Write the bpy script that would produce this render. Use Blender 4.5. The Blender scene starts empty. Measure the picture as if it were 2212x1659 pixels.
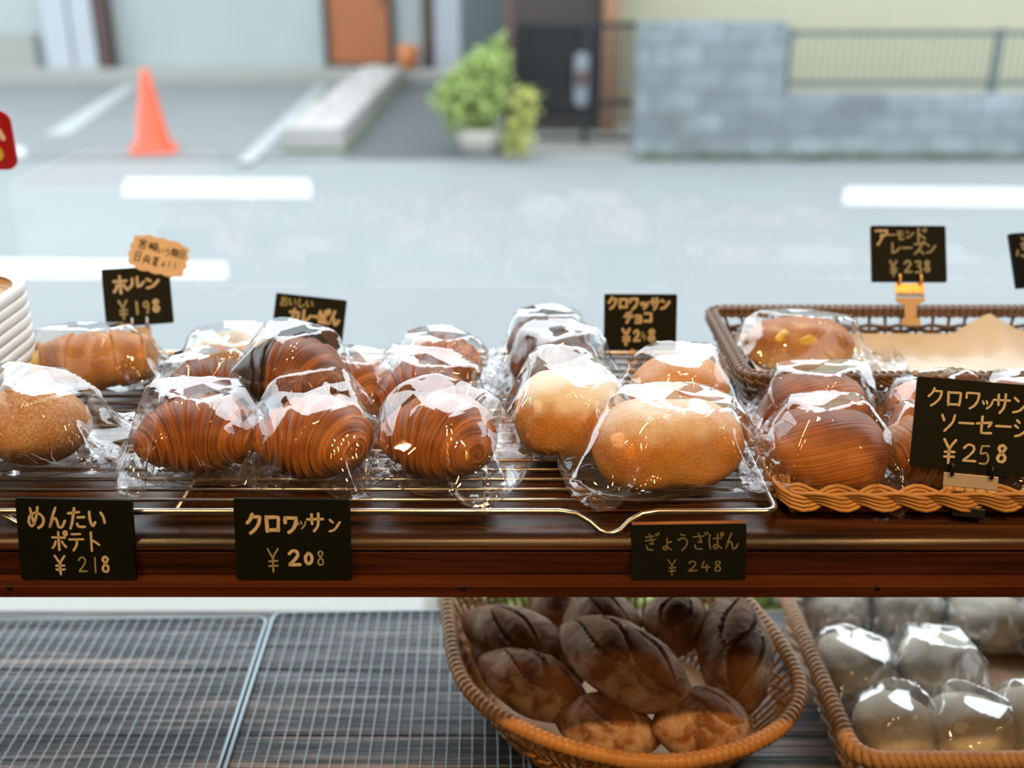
import bpy, bmesh, math, random
import numpy as np
from mathutils import Vector, Matrix, noise as mnoise

# ------------------------------------------------------------------ camera
scene = bpy.context.scene
COL = scene.collection
FPX, CX, CY = 2300.0, 1106.0, 829.5
CAM_H = 1.65
PITCH = math.radians(22.0)
cam_d = bpy.data.cameras.new('camera')
cam_d.sensor_width = 36.0
cam_d.lens = 36.0 * FPX / 2212.0
cam_d.clip_start = 0.02
cam_d.dof.use_dof = True
cam_d.dof.focus_distance = 0.985
cam_d.dof.aperture_fstop = 2.75
cam = bpy.data.objects.new('camera', cam_d)
cam.location = (0, 0, CAM_H)
cam.rotation_euler = (math.pi / 2 - PITCH, 0, 0)
COL.objects.link(cam)
scene.camera = cam
scene.view_settings.view_transform = 'Standard'
scene.view_settings.look = 'None'
scene.view_settings.exposure = 0.0
scene.view_settings.gamma = 1.0
scene.cycles.transparent_max_bounces = 40
scene.cycles.max_bounces = 10
scene.cycles.glossy_bounces = 5
scene.cycles.diffuse_bounces = 4
scene.cycles.caustics_reflective = False
scene.cycles.caustics_refractive = False
scene.cycles.sample_clamp_indirect = 6.0

# overcast sky
world = bpy.data.worlds.new('overcast_sky')
scene.world = world
world.use_nodes = True
wn, wl = world.node_tree.nodes, world.node_tree.links
wn.clear()
w_out = wn.new('ShaderNodeOutputWorld'); w_bg = wn.new('ShaderNodeBackground')
w_tc = wn.new('ShaderNodeTexCoord'); w_sep = wn.new('ShaderNodeSeparateXYZ'); w_r = wn.new('ShaderNodeValToRGB')
w_r.color_ramp.elements[0].position = 0.0; w_r.color_ramp.elements[0].color = (0.70, 0.77, 0.82, 1)
w_r.color_ramp.elements[1].position = 0.8; w_r.color_ramp.elements[1].color = (0.96, 1.0, 1.04, 1)
wl.new(w_tc.outputs['Generated'], w_sep.inputs[0]); wl.new(w_sep.outputs[2], w_r.inputs[0])
wl.new(w_r.outputs[0], w_bg.inputs[0]); w_bg.inputs[1].default_value = 5.6
wl.new(w_bg.outputs[0], w_out.inputs[0])

# warm spot lamps on the shop ceiling
LAMPS = [(x, y, e) for y, e in ((0.12, 37.0), (-0.42, 11.5), (-1.0, 4.0)) for x in (-0.92, -0.02, 0.88)]
for lx, ly, le in LAMPS:
    ld = bpy.data.lights.new('ceiling_spot', 'SPOT')
    ld.energy = le; ld.color = (1.0, 0.58, 0.23); ld.shadow_soft_size = 0.022 if ly > 0 else 0.07
    ld.spot_size = math.radians(95); ld.spot_blend = 0.6
    lo = bpy.data.objects.new('ceiling_spot', ld)
    lo.location = (lx, ly, 2.46)
    lo.rotation_euler = Vector((0, 0.75 - ly * 0.6, -1)).to_track_quat('-Z', 'Y').to_euler()
    COL.objects.link(lo)

# ------------------------------------------------------------------ pixel rays
SP, CP = math.sin(PITCH), math.cos(PITCH)
def ray(px, py):
    a, b = (px - CX) / FPX, (CY - py) / FPX
    return Vector((a, CP + b * SP, -SP + b * CP))
def PZ(px, py, z):
    r = ray(px, py); t = (z - CAM_H) / r.z
    return Vector((r.x * t, r.y * t, z))
def PY(px, py, y):
    r = ray(px, py); t = y / r.y
    return Vector((r.x * t, y, CAM_H + r.z * t))
def depth_of(p):
    return p[1] * CP + (CAM_H - p[2]) * SP

# ------------------------------------------------------------------ helpers
class MB:
    def __init__(s):
        s.v, s.f, s.att, s.uv = [], [], {}, None
    def add(s, vs, fs):
        o = len(s.v); s.v += [tuple(v) for v in vs]; s.f += [tuple(i + o for i in f) for f in fs]
    def box(s, x0, x1, y0, y1, z0, z1):
        s.add([(x0,y0,z0),(x1,y0,z0),(x1,y1,z0),(x0,y1,z0),(x0,y0,z1),(x1,y0,z1),(x1,y1,z1),(x0,y1,z1)],
              [(0,3,2,1),(4,5,6,7),(0,1,5,4),(1,2,6,5),(2,3,7,6),(3,0,4,7)])
    def tube(s, pts, r, seg=8, closed=False, cap=True):
        pts = [Vector(p) for p in pts]; n = len(pts)
        rs = r if isinstance(r, (list, tuple, np.ndarray)) else [r] * n
        up = Vector((0.013, 0.021, 1)).normalized(); prev = None; vs = []
        for i in range(n):
            a = pts[(i - 1) % n] if (closed or i > 0) else pts[i]
            b = pts[(i + 1) % n] if (closed or i < n - 1) else pts[i]
            t = (b - a)
            t = t.normalized() if t.length > 1e-9 else Vector((1, 0, 0))
            if prev is None:
                q = up if abs(t.dot(up)) < 0.95 else Vector((1, 0, 0))
                nn = (q - t * q.dot(t)).normalized()
            else:
                nn = (prev - t * prev.dot(t))
                nn = nn.normalized() if nn.length > 1e-6 else t.orthogonal().normalized()
            prev = nn; bb = t.cross(nn)
            for k in range(seg):
                an = 2 * math.pi * k / seg
                vs.append(pts[i] + (nn * math.cos(an) + bb * math.sin(an)) * rs[i])
        fs = []
        for i in range(n if closed else n - 1):
            j = (i + 1) % n
            for k in range(seg):
                l = (k + 1) % seg
                fs.append((i*seg+k, i*seg+l, j*seg+l, j*seg+k))
        if cap and not closed:
            fs.append(tuple(range(seg - 1, -1, -1))); fs.append(tuple((n-1)*seg + k for k in range(seg)))
        s.add(vs, fs)
    def lathe(s, prof, seg=24, c=(0, 0, 0)):
        vs, fs = [], []; n = len(prof)
        for r, z in prof:
            for k in range(seg):
                a = 2 * math.pi * k / seg
                vs.append((c[0] + r * math.cos(a), c[1] + r * math.sin(a), c[2] + z))
        for i in range(n - 1):
            for k in range(seg):
                l = (k + 1) % seg
                fs.append((i*seg+k, i*seg+l, (i+1)*seg+l, (i+1)*seg+k))
        s.add(vs, fs)
    def prism(s, poly, z0, z1):
        n = len(poly)
        s.add([(x, y, z0) for x, y in poly] + [(x, y, z1) for x, y in poly],
              [tuple(range(n - 1, -1, -1)), tuple(range(n, 2 * n))] + [(i, (i+1) % n, n+(i+1) % n, n+i) for i in range(n)])
    def xf(s, m):
        s.v = [tuple(m @ Vector(v)) for v in s.v]; return s

def obj(name, mb, mat, parent=None, smooth=True, bevel=0.0, angle=None):
    me = bpy.data.meshes.new(name)
    me.from_pydata(mb.v, [], mb.f); me.update()
    for k, a in mb.att.items():
        at = me.attributes.new(k, 'FLOAT', 'POINT'); at.data.foreach_set('value', np.asarray(a, dtype=np.float32))
    if mb.uv is not None:
        ul = me.uv_layers.new(name='UVMap')
        li = np.empty(len(me.loops), dtype=np.int32); me.loops.foreach_get('vertex_index', li)
        ul.data.foreach_set('uv', np.asarray(mb.uv, dtype=np.float32)[li].ravel())
    if smooth:
        me.polygons.foreach_set('use_smooth', [True] * len(me.polygons))
        if angle: me.set_sharp_from_angle(angle=math.radians(angle))
    if mat: me.materials.append(mat)
    o = bpy.data.objects.new(name, me); COL.objects.link(o)
    if parent: o.parent = parent
    if bevel:
        b = o.modifiers.new('bevel', 'BEVEL'); b.width = bevel; b.segments = 2; b.limit_method = 'ANGLE'
    return o
def tag(o, label, cat, group=None):
    o['label'] = label; o['category'] = cat
    if group: o['group'] = group
    return o
def thing(name, label, cat, loc=(0, 0, 0), rz=0.0, group=None):
    o = bpy.data.objects.new(name, None); COL.objects.link(o)
    o.empty_display_size = 0.02; o.location = loc; o.rotation_euler = (0, 0, rz)
    return tag(o, label, cat, group)
def struct(name, mb, mat, smooth=False):
    o = obj(name, mb, mat, None, smooth); o['kind'] = 'structure'; return o
def rounded(w, h, r, seg=6, cx=0, cy=0):
    out = []
    for sx, sy, a0 in ((1, 1, 0), (-1, 1, 90), (-1, -1, 180), (1, -1, 270)):
        for k in range(seg + 1):
            a = math.radians(a0 + 90 * k / seg)
            out.append((cx + sx * (w/2 - r) + r * math.cos(a), cy + sy * (h/2 - r) + r * math.sin(a)))
    return out

# ------------------------------------------------------------------ materials
class NT:
    def __init__(s, name):
        s.m = bpy.data.materials.new(name); s.m.use_nodes = True
        s.n, s.l = s.m.node_tree.nodes, s.m.node_tree.links
        s.n.clear(); s.out = s.n.new('ShaderNodeOutputMaterial')
    def new(s, t, **k):
        nd = s.n.new(t)
        for a, b in k.items(): setattr(nd, a, b)
        return nd
    def set(s, sock, v):
        if hasattr(v, 'is_linked') or hasattr(v, 'links'): s.l.new(v, sock)
        else: sock.default_value = v
    def coords(s, kind='Object', scale=(1, 1, 1)):
        tc = s.new('ShaderNodeTexCoord'); mp = s.new('ShaderNodeMapping')
        mp.inputs['Scale'].default_value = scale; s.l.new(tc.outputs[kind], mp.inputs[0]); return mp.outputs[0]
    def noise(s, vec, scale, detail=4, rough=0.55, dist=0.0):
        nd = s.new('ShaderNodeTexNoise'); s.l.new(vec, nd.inputs['Vector'])
        nd.inputs['Scale'].default_value = scale; nd.inputs['Detail'].default_value = detail
        nd.inputs['Roughness'].default_value = rough; nd.inputs['Distortion'].default_value = dist
        return nd.outputs[0]
    def ramp(s, fac, stops):
        r = s.new('ShaderNodeValToRGB'); s.set(r.inputs[0], fac); e = r.color_ramp.elements
        while len(e) < len(stops): e.new(0.5)
        for i, (p, c) in enumerate(stops):
            e[i].position = p; e[i].color = (c[0], c[1], c[2], 1) if hasattr(c, '__len__') else (c, c, c, 1)
        return r.outputs[0]
    def mix(s, fac, a, b, mode='MIX'):
        nd = s.new('ShaderNodeMix', data_type='RGBA', blend_type=mode)
        s.set(nd.inputs[0], fac); s.set(nd.inputs[6], a if not isinstance(a, tuple) else (*a, 1)); s.set(nd.inputs[7], b if not isinstance(b, tuple) else (*b, 1))
        return nd.outputs[2]
    def math(s, op, a, b=0.0, clamp=False):
        nd = s.new('ShaderNodeMath', operation=op, use_clamp=clamp); s.set(nd.inputs[0], a); s.set(nd.inputs[1], b); return nd.outputs[0]
    def attr(s, name):
        return s.new('ShaderNodeAttribute', attribute_name=name).outputs['Fac']
    def bump(s, h, strength, dist=0.01):
        nd = s.new('ShaderNodeBump'); nd.inputs['Strength'].default_value = strength; nd.inputs['Distance'].default_value = dist
        s.l.new(h, nd.inputs['Height']); return nd.outputs[0]
    def bsdf(s, col, rough=0.5, metal=0.0, normal=None, spec=0.5, **k):
        b = s.new('ShaderNodeBsdfPrincipled')
        s.set(b.inputs['Base Color'], col if not isinstance(col, tuple) else (*col, 1))
        s.set(b.inputs['Roughness'], rough); b.inputs['Metallic'].default_value = metal
        b.inputs['Specular IOR Level'].default_value = spec
        for a, v in k.items(): b.inputs[a.replace('_', ' ')].default_value = v
        if normal: s.l.new(normal, b.inputs['Normal'])
        s.l.new(b.outputs[0], s.out.inputs[0]); return s.m

def plain(name, col, rough=0.6, metal=0.0, var=0.12, scale=30, bump=0.0, spec=0.5, **k):
    t = NT(name); v = t.coords()
    n = t.noise(v, scale, 4)
    c = t.mix(n, tuple(max(0, x * (1 - var)) for x in col), tuple(min(1, x * (1 + var)) for x in col))
    return t.bsdf(c, rough, metal, t.bump(n, bump, 0.003) if bump else None, spec, **k)

def wood(name, dark, mid, light, rough, scale=(1.2, 26, 26), spec=0.5, knots=True):
    t = NT(name); v = t.coords('Object', scale)
    n = t.noise(v, 2.2, 8, 0.62, 1.4)
    big = t.noise(t.coords('Object', (0.8, 7, 7)), 1.7, 3, 0.5, 0.6)
    f = t.math('ADD', t.math('MULTIPLY', n, 0.62), t.math('MULTIPLY', big, 0.42))
    c = t.ramp(f, [(0.42, dark), (0.52, mid), (0.62, light)])
    return t.bsdf(c, rough, 0, t.bump(n, 0.25, 0.002), spec)

M = {}
M['mahogany'] = wood('dark_red_wood', (0.008, 0.0022, 0.0009), (0.038, 0.0088, 0.0022), (0.068, 0.0185, 0.0045), 0.40)
M['mahogany_lip'] = wood('red_wood', (0.045, 0.0095, 0.0018), (0.070, 0.0155, 0.0028), (0.098, 0.024, 0.0045), 0.42, (0.7, 20, 20))
M['lacquer'] = wood('lacquered_dark_wood', (0.010, 0.005, 0.003), (0.045, 0.018, 0.008), (0.11, 0.045, 0.018), 0.27, (1.0, 40, 40))
def weathered():
    t = NT('weathered_grey_wood')
    a = t.noise(t.coords('Object', (1.6, 95, 60)), 2.0, 6, 0.6, 1.0)
    b = t.noise(t.coords('Object', (2.0, 12, 12)), 1.6, 4, 0.5, 0.6)
    f = t.math('ADD', t.math('MULTIPLY', a, 0.65), t.math('MULTIPLY', b, 0.4))
    c = t.ramp(f, [(0.43, (0.005, 0.005, 0.006)), (0.50, (0.022, 0.023, 0.026)), (0.56, (0.075, 0.078, 0.085)), (0.62, (0.26, 0.18, 0.14))])
    rr = t.ramp(a, [(0.42, 0.62), (0.58, 0.25)])
    return t.bsdf(c, rr, 0, t.bump(a, 0.45, 0.003), 0.5)
M['weathered'] = weathered()
M['steel'] = plain('stainless_steel', (0.62, 0.60, 0.57), 0.26, 1.0, 0.05, 60)
M['galvanised'] = plain('galvanised_wire', (0.24, 0.285, 0.31), 0.42, 0.9, 0.08, 90)
M['chalkboard'] = plain('black_green_board', (0.0045, 0.0062, 0.0035), 0.6, 0, 0.35, 60, 0.15, 0.15)
M['board_edge'] = plain('bare_board_edge', (0.30, 0.13, 0.06), 0.6, 0, 0.2, 80)
M['paint_pen'] = plain('cream_paint_pen', (0.55, 0.48, 0.34), 0.7, 0, 0.18, 260)
M['paint_pen_pale'] = plain('thin_cream_paint_pen', (0.31, 0.30, 0.18), 0.7, 0, 0.3, 260)
M['paint_pen_faint'] = plain('faint_olive_paint_pen', (0.16, 0.14, 0.07), 0.7, 0, 0.35, 260)
M['ink'] = plain('dark_ink', (0.045, 0.040, 0.028), 0.6, 0, 0.3, 200)
M['card'] = plain('tan_card', (0.74, 0.57, 0.39), 0.7, 0, 0.08, 70)
M['brass'] = plain('brass_clip', (0.75, 0.42, 0.14), 0.35, 0.85, 0.15, 90)
M['tan_plastic'] = plain('tan_clip_plastic', (0.55, 0.36, 0.20), 0.4, 0, 0.08, 40)
M['black_metal'] = plain('black_metal', (0.012, 0.012, 0.013), 0.35, 0.3, 0.2, 40)
M['clear_plastic'] = plain('clear_grey_plastic', (0.50, 0.46, 0.42), 0.2, 0.2, 0.15, 60)
M['white_plastic'] = plain('white_tray_plastic', (0.78, 0.79, 0.78), 0.32, 0, 0.03, 20)
M['tray_inside'] = plain('beige_tray_liner', (0.55, 0.40, 0.27), 0.45, 0, 0.05, 30)
M['red_plastic'] = plain('red_sign_plastic', (0.36, 0.002, 0.006), 0.4, 0, 0.05, 20)
M['sign_white'] = plain('sign_white', (0.75, 0.66, 0.60), 0.5, 0, 0.05, 40)
M['sign_yellow'] = plain('sign_yellow', (0.62, 0.52, 0.05), 0.5, 0, 0.05, 40)
M['wicker_honey'] = plain('honey_wicker', (0.46, 0.22, 0.065), 0.45, 0, 0.40, 55, 0.3)
M['wicker_honey_pale'] = plain('honey_wicker_rods', (0.50, 0.26, 0.085), 0.42, 0, 0.35, 40, 0.3)
M['wicker_brown'] = plain('brown_wicker', (0.13, 0.080, 0.055), 0.45, 0, 0.35, 60, 0.3)
M['wicker_tan'] = plain('tan_wicker', (0.40, 0.225, 0.11), 0.5, 0, 0.40, 55, 0.3)
M['paper'] = plain('cream_liner_paper', (0.6888, 0.656, 0.5986), 0.8, 0, 0.03, 30)

def film(name, base, power, crinkle, haze=0.0):
    """thin clear film: straight-through transparency plus a sharp reflection that grows at grazing angles"""
    t = NT(name)
    v = t.coords()
    vo = t.new('ShaderNodeTexVoronoi', feature='F1'); t.l.new(v, vo.inputs['Vector']); vo.inputs['Scale'].default_value = 15
    # crinkled film: flat shards, each with its own small tilt, over a soft buckle
    t.n.remove(vo)
    geo = t.new('ShaderNodeNewGeometry'); nrm = geo.outputs['Normal']
    wob = t.new('ShaderNodeTexNoise'); t.l.new(v, wob.inputs['Vector']); wob.inputs['Scale'].default_value = 30; wob.inputs['Detail'].default_value = 1
    wv = t.new('ShaderNodeVectorMath', operation='MULTIPLY_ADD'); t.l.new(wob.outputs[1], wv.inputs[0]); wv.inputs[1].default_value = (0.012,) * 3; t.l.new(v, wv.inputs[2])
    for sc, am in ((22, crinkle), (50, crinkle * 0.40)):
        vo = t.new('ShaderNodeTexVoronoi', feature='F1'); t.l.new(wv.outputs[0], vo.inputs['Vector']); vo.inputs['Scale'].default_value = sc
        sb = t.new('ShaderNodeVectorMath', operation='SUBTRACT'); t.l.new(vo.outputs['Color'], sb.inputs[0]); sb.inputs[1].default_value = (0.5, 0.5, 0.5)
        ma = t.new('ShaderNodeVectorMath', operation='MULTIPLY_ADD'); t.l.new(sb.outputs[0], ma.inputs[0]); ma.inputs[1].default_value = (am, am, am); t.l.new(nrm, ma.inputs[2])
        nm = t.new('ShaderNodeVectorMath', operation='NORMALIZE'); t.l.new(ma.outputs[0], nm.inputs[0]); nrm = nm.outputs[0]
    nb = nrm
    lw = t.new('ShaderNodeLayerWeight'); lw.inputs[0].default_value = 0.5; t.l.new(nb, lw.inputs['Normal'])
    fr = t.math('ADD', t.math('MULTIPLY', t.math('POWER', lw.outputs['Facing'], power), 0.85), base, True)
    gl = t.new('ShaderNodeBsdfGlossy'); gl.inputs['Roughness'].default_value = 0.024; t.l.new(nb, gl.inputs['Normal'])
    gl.inputs['Color'].default_value = (0.97, 0.98, 1, 1)
    tr = t.new('ShaderNodeBsdfTransparent'); tr.inputs[0].default_value = (0.985, 0.985, 0.985, 1)
    mx = t.new('ShaderNodeMixShader'); t.l.new(fr, mx.inputs[0])
    src = tr.outputs[0]
    if haze:
        df = t.new('ShaderNodeBsdfDiffuse'); df.inputs[0].default_value = (0.8, 0.82, 0.84, 1)
        m2 = t.new('ShaderNodeMixShader'); m2.inputs[0].default_value = haze
        t.l.new(tr.outputs[0], m2.inputs[1]); t.l.new(df.outputs[0], m2.inputs[2]); src = m2.outputs[0]
    t.l.new(src, mx.inputs[1]); t.l.new(gl.outputs[0], mx.inputs[2]); t.l.new(mx.outputs[0], t.out.inputs[0])
    return t.m
M['cellophane_milky'] = film('milky_cellophane', 0.16, 4.0, 0.50, 0.17)
M['cellophane'] = film('clear_cellophane', 0.11, 4.0, 0.42, 0.012)

def window_glass():
    t = NT('window_glass')
    lw = t.new('ShaderNodeLayerWeight'); lw.inputs[0].default_value = 0.5
    fr = t.math('ADD', t.math('MULTIPLY', t.math('POWER', lw.outputs['Facing'], 5.0), 0.9), 0.045, True)
    gl = t.new('ShaderNodeBsdfGlossy'); gl.inputs['Roughness'].default_value = 0.01
    tr = t.new('ShaderNodeBsdfTransparent'); tr.inputs[0].default_value = (0.96, 0.975, 0.975, 1)
    mx = t.new('ShaderNodeMixShader'); t.l.new(fr, mx.inputs[0]); t.l.new(tr.outputs[0], mx.inputs[1]); t.l.new(gl.outputs[0], mx.inputs[2])
    t.l.new(mx.outputs[0], t.out.inputs[0]); return t.m
M['glass'] = window_glass()

def crust(name, pale, gold, brown, dark, rough=0.42, stripes=True, spec=0.45, sg=1.15):
    """pastry crust: 'bake' = how far that spot is baked, lamination lines run round the roll"""
    t = NT(name); bk = t.attr('bake'); v = t.coords()
    n = t.noise(v, 38, 5, 0.6)
    f = t.math('ADD', bk, t.math('MULTIPLY', t.math('SUBTRACT', n, 0.5), 0.55))
    hb = n
    if stripes:
        la = t.attr('lam')
        ln = t.new('ShaderNodeTexNoise', noise_dimensions='1D'); ln.inputs['Scale'].default_value = 9.5
        t.l.new(t.math('ADD', la, t.math('MULTIPLY', t.noise(v, 14, 2), 0.16)), ln.inputs['W']); ln.inputs['Detail'].default_value = 3; ln.inputs['Roughness'].default_value = 0.65
        f = t.math('ADD', f, t.math('MULTIPLY', t.math('SUBTRACT', ln.outputs[0], 0.5), sg))
        hb = ln.outputs[0]
    c = t.ramp(f, [(0.08, pale), (0.34, gold), (0.66, brown), (0.98, dark)])
    return t.bsdf(c, rough, 0, t.bump(hb, 0.35, 0.003), spec)
PALE, GOLD, BRN, DRK = (0.66, 0.36, 0.12), (0.54, 0.195, 0.026), (0.25, 0.070, 0.010), (0.040, 0.012, 0.006)
M['croissant'] = crust('croissant_crust', PALE, GOLD, BRN, DRK)
M['pastry'] = crust('folded_pastry_crust', PALE, GOLD, BRN, DRK, sg=0.45)
M['choco'] = crust('chocolate_croissant_crust', (0.30, 0.14, 0.06), (0.22, 0.075, 0.02), (0.09, 0.028, 0.012), (0.02, 0.009, 0.006))
M['roll'] = crust('soft_roll_crust', (0.74, 0.56, 0.28), (0.60, 0.31, 0.10), (0.38, 0.145, 0.04), (0.14, 0.045, 0.015), 0.5, False)
M['choc_glaze'] = plain('dark_chocolate', (0.030, 0.014, 0.009), 0.3, 0, 0.3, 60, 0.3)
M['cream'] = plain('custard_cream', (0.74, 0.60, 0.24), 0.5, 0, 0.1, 40)
M['almond'] = plain('yellow_custard', (0.72, 0.48, 0.05), 0.4, 0, 0.2, 60)
M['white_bun'] = plain('soft_white_bun_crust', (0.84, 0.76, 0.62), 0.65, 0, 0.07, 30, 0.2)
def sugared(name, base, sugar, amount):
    t = NT(name); v = t.coords(); bk = t.attr('bake')
    n = t.noise(v, 26, 4, 0.6)
    c0 = t.ramp(t.math('ADD', bk, t.math('MULTIPLY', t.math('SUBTRACT', n, 0.5), 0.5)), [(0.1, base[0]), (0.45, base[1]), (0.9, base[2])])
    g = t.noise(v, 420, 2, 0.7)
    top = t.attr('dust_sheen')
    m = t.math('MULTIPLY', t.ramp(t.math('ADD', g, t.math('MULTIPLY', t.math('SUBTRACT', n, 0.5), 0.5)), [(0.46, 0.0), (0.66, 1.0)]), amount)
    m2 = t.math('ADD', m, t.math('MULTIPLY', top, t.ramp(n, [(0.25, 0.35), (0.6, 1.0)])), True)
    c = t.mix(m2, c0, sugar)
    return t.bsdf(c, 0.55, 0, t.bump(g, 0.5, 0.002), 0.4)
M['doughnut'] = sugared('sugared_fried_dough', ((0.76, 0.38, 0.07), (0.64, 0.235, 0.026), (0.32, 0.092, 0.010)), (0.88, 0.83, 0.74), 0.17)
M['floured_roll'] = sugared('floured_roll_crust', ((0.66, 0.42, 0.18), (0.50, 0.24, 0.08), (0.30, 0.11, 0.03)), (0.78, 0.68, 0.54), 0.5)
def loafmat():
    t = NT('floured_rustic_crust'); v = t.coords(); sl = t.attr('slash')
    n = t.noise(v, 24, 5, 0.62)
    c0 = t.ramp(n, [(0.3, (0.11, 0.036, 0.011)), (0.5, (0.27, 0.100, 0.026)), (0.72, (0.42, 0.19, 0.06))])
    fl = t.noise(v, 46, 6, 0.7, 0.6); fl2 = t.noise(v, 11, 2)
    fm = t.ramp(t.math('ADD', t.math('MULTIPLY', fl, 0.7), t.math('MULTIPLY', fl2, 0.45)), [(0.49, 0.0), (0.68, 0.62)])
    fm = t.math('MULTIPLY', fm, t.math('SUBTRACT', 1.0, sl), True)
    ring = t.attr('dust_sheen')
    fm = t.math('MAXIMUM', fm, t.math('MULTIPLY', ring, t.ramp(fl, [(0.40, 0.15), (0.58, 0.75)])))
    c = t.mix(fm, c0, (0.62, 0.50, 0.38))
    c2 = t.ramp(n, [(0.3, (0.13, 0.046, 0.014)), (0.55, (0.33, 0.135, 0.038)), (0.75, (0.46, 0.24, 0.08))])
    return t.bsdf(t.mix(t.math('MULTIPLY', sl, 0.9), c, c2), 0.62, 0, t.bump(fl, 0.6, 0.004), 0.35)
M['loaf'] = loafmat()

# ------------------------------------------------------------------ 1 street outside
def asphalt(name, col, var):
    t = NT(name); v = t.coords(); n = t.noise(v, 1.1, 5, 0.6); g = t.noise(v, 90, 2)
    c = t.mix(n, tuple(x * (1 - var) for x in col), tuple(x * (1 + var) for x in col))
    return t.bsdf(t.mix(t.math('MULTIPLY', g, 0.25), c, tuple(x * 0.75 for x in col)), 0.75, 0, t.bump(g, 0.2, 0.01), 0.4)
M['asphalt'] = asphalt('pale_asphalt', (0.1425, 0.1584, 0.1653), 0.10)
M['lot'] = asphalt('car_park_asphalt', (0.1182, 0.1328, 0.1373), 0.16)
M['drive'] = asphalt('dark_driveway_asphalt', (0.0483, 0.0552, 0.05934), 0.14)
M['concrete'] = asphalt('pale_concrete', (0.2208, 0.2272, 0.2144), 0.08)
M['faded_paint'] = plain('worn_road_paint', (0.2304, 0.2496, 0.2528), 0.7, 0, 0.14, 5)
M['road_paint'] = plain('white_road_paint', (0.36, 0.375, 0.38), 0.7, 0, 0.05, 8)
M['wall_pale'] = plain('pale_grey_render', (0.2555, 0.2883, 0.2883), 0.85, 0, 0.10, 1.2)
M['wall_white'] = plain('white_pilaster', (0.2825, 0.3051, 0.334), 0.7, 0, 0.03, 2)
M['wall_beige'] = plain('beige_house_render', (0.2813, 0.2737, 0.1939), 0.85, 0, 0.06, 2)
M['door_orange'] = plain('orange_wood_door', (0.2304, 0.0672, 0.01408), 0.5, 0, 0.15, 6)
M['post_brown'] = plain('dark_brown_post', (0.048, 0.0224, 0.0192), 0.6, 0, 0.15, 6)
M['post_tan'] = plain('tan_wood_post', (0.192, 0.0992, 0.0512), 0.6, 0, 0.15, 6)
M['dark_wood'] = plain('dark_brown_entrance_wood', (0.0224, 0.01408, 0.0128), 0.6, 0, 0.25, 5)
M['gate'] = plain('black_iron', (0.00896, 0.01088, 0.01344), 0.45, 0.2, 0.2, 10)
M['gate_plate'] = plain('grey_latch_plate', (0.1408, 0.16, 0.1792), 0.5, 0.2, 0.2, 10)
M['fence'] = plain('grey_green_fence_paint', (0.0624, 0.0832, 0.0832), 0.5, 0.2, 0.1, 10)
M['cone'] = plain('orange_cone_plastic', (0.4736, 0.0544, 0.01408), 0.5, 0, 0.06, 6)
M['terracotta'] = plain('terracotta', (0.352, 0.1152, 0.0352), 0.7, 0, 0.12, 8)
M['stone'] = plain('pale_stone', (0.2517, 0.2451, 0.2385), 0.8, 0, 0.35, 4)
M['moss'] = plain('moss', (0.064, 0.0896, 0.0448), 0.9, 0, 0.4, 9)
M['leaf'] = plain('bright_green_leaf', (0.2246, 0.2995, 0.0832), 0.55, 0, 0.45, 9)
M['leaf_yellow'] = plain('yellow_green_leaf', (0.3072, 0.3226, 0.08448), 0.55, 0, 0.35, 9)
M['pot_grey'] = plain('grey_planter', (0.2688, 0.256, 0.2304), 0.8, 0, 0.2, 6)
def blocks():
    t = NT('concrete_blockwork')
    b = t.new('ShaderNodeTexBrick'); v = t.coords('Object'); sw = t.new('ShaderNodeMapping')
    sw.inputs['Rotation'].default_value = (math.pi / 2, 0, 0); t.l.new(v, sw.inputs[0]); t.l.new(sw.outputs[0], b.inputs['Vector'])
    b.inputs['Color1'].default_value = (0.119, 0.14, 0.1575, 1); b.inputs['Color2'].default_value = (0.21, 0.2415, 0.259, 1)
    b.inputs['Mortar'].default_value = (0.105, 0.119, 0.133, 1); b.inputs['Scale'].default_value = 1.0
    b.inputs['Brick Width'].default_value = 0.40; b.inputs['Row Height'].default_value = 0.19; b.inputs['Mortar Size'].default_value = 0.012
    n = t.noise(t.coords('Object', (1, 1, 1.5)), 2.4, 5, 0.6)
    c = t.mix(t.ramp(n, [(0.35, 0.0), (0.7, 0.75)]), b.outputs[0], (0.0805, 0.091, 0.0945))
    return t.bsdf(c, 0.85)
M['blocks'] = blocks()

mb = MB(); mb.box(-30, 30, 3.6, 9.25, -0.3, 0.0); struct('road', mb, M['asphalt'])
mb = MB(); mb.box(-30, 30, 1.42, 3.6, -0.3, 0.015); struct('pavement', mb, M['concrete'])
mb = MB(); mb.box(-30, -0.05, 9.25, 17.0, -0.3, 0.02); struct('car_park_ground', mb, M['lot'])
mb = MB(); mb.box(-1.46, -0.35, 9.26, 14.9, 0.005, 0.028); struct('driveway', mb, M['drive'])
mb = MB(); mb.box(-0.05, 30, 9.25, 17.0, -0.3, 0.0); struct('yard_ground', mb, M['concrete'])

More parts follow.
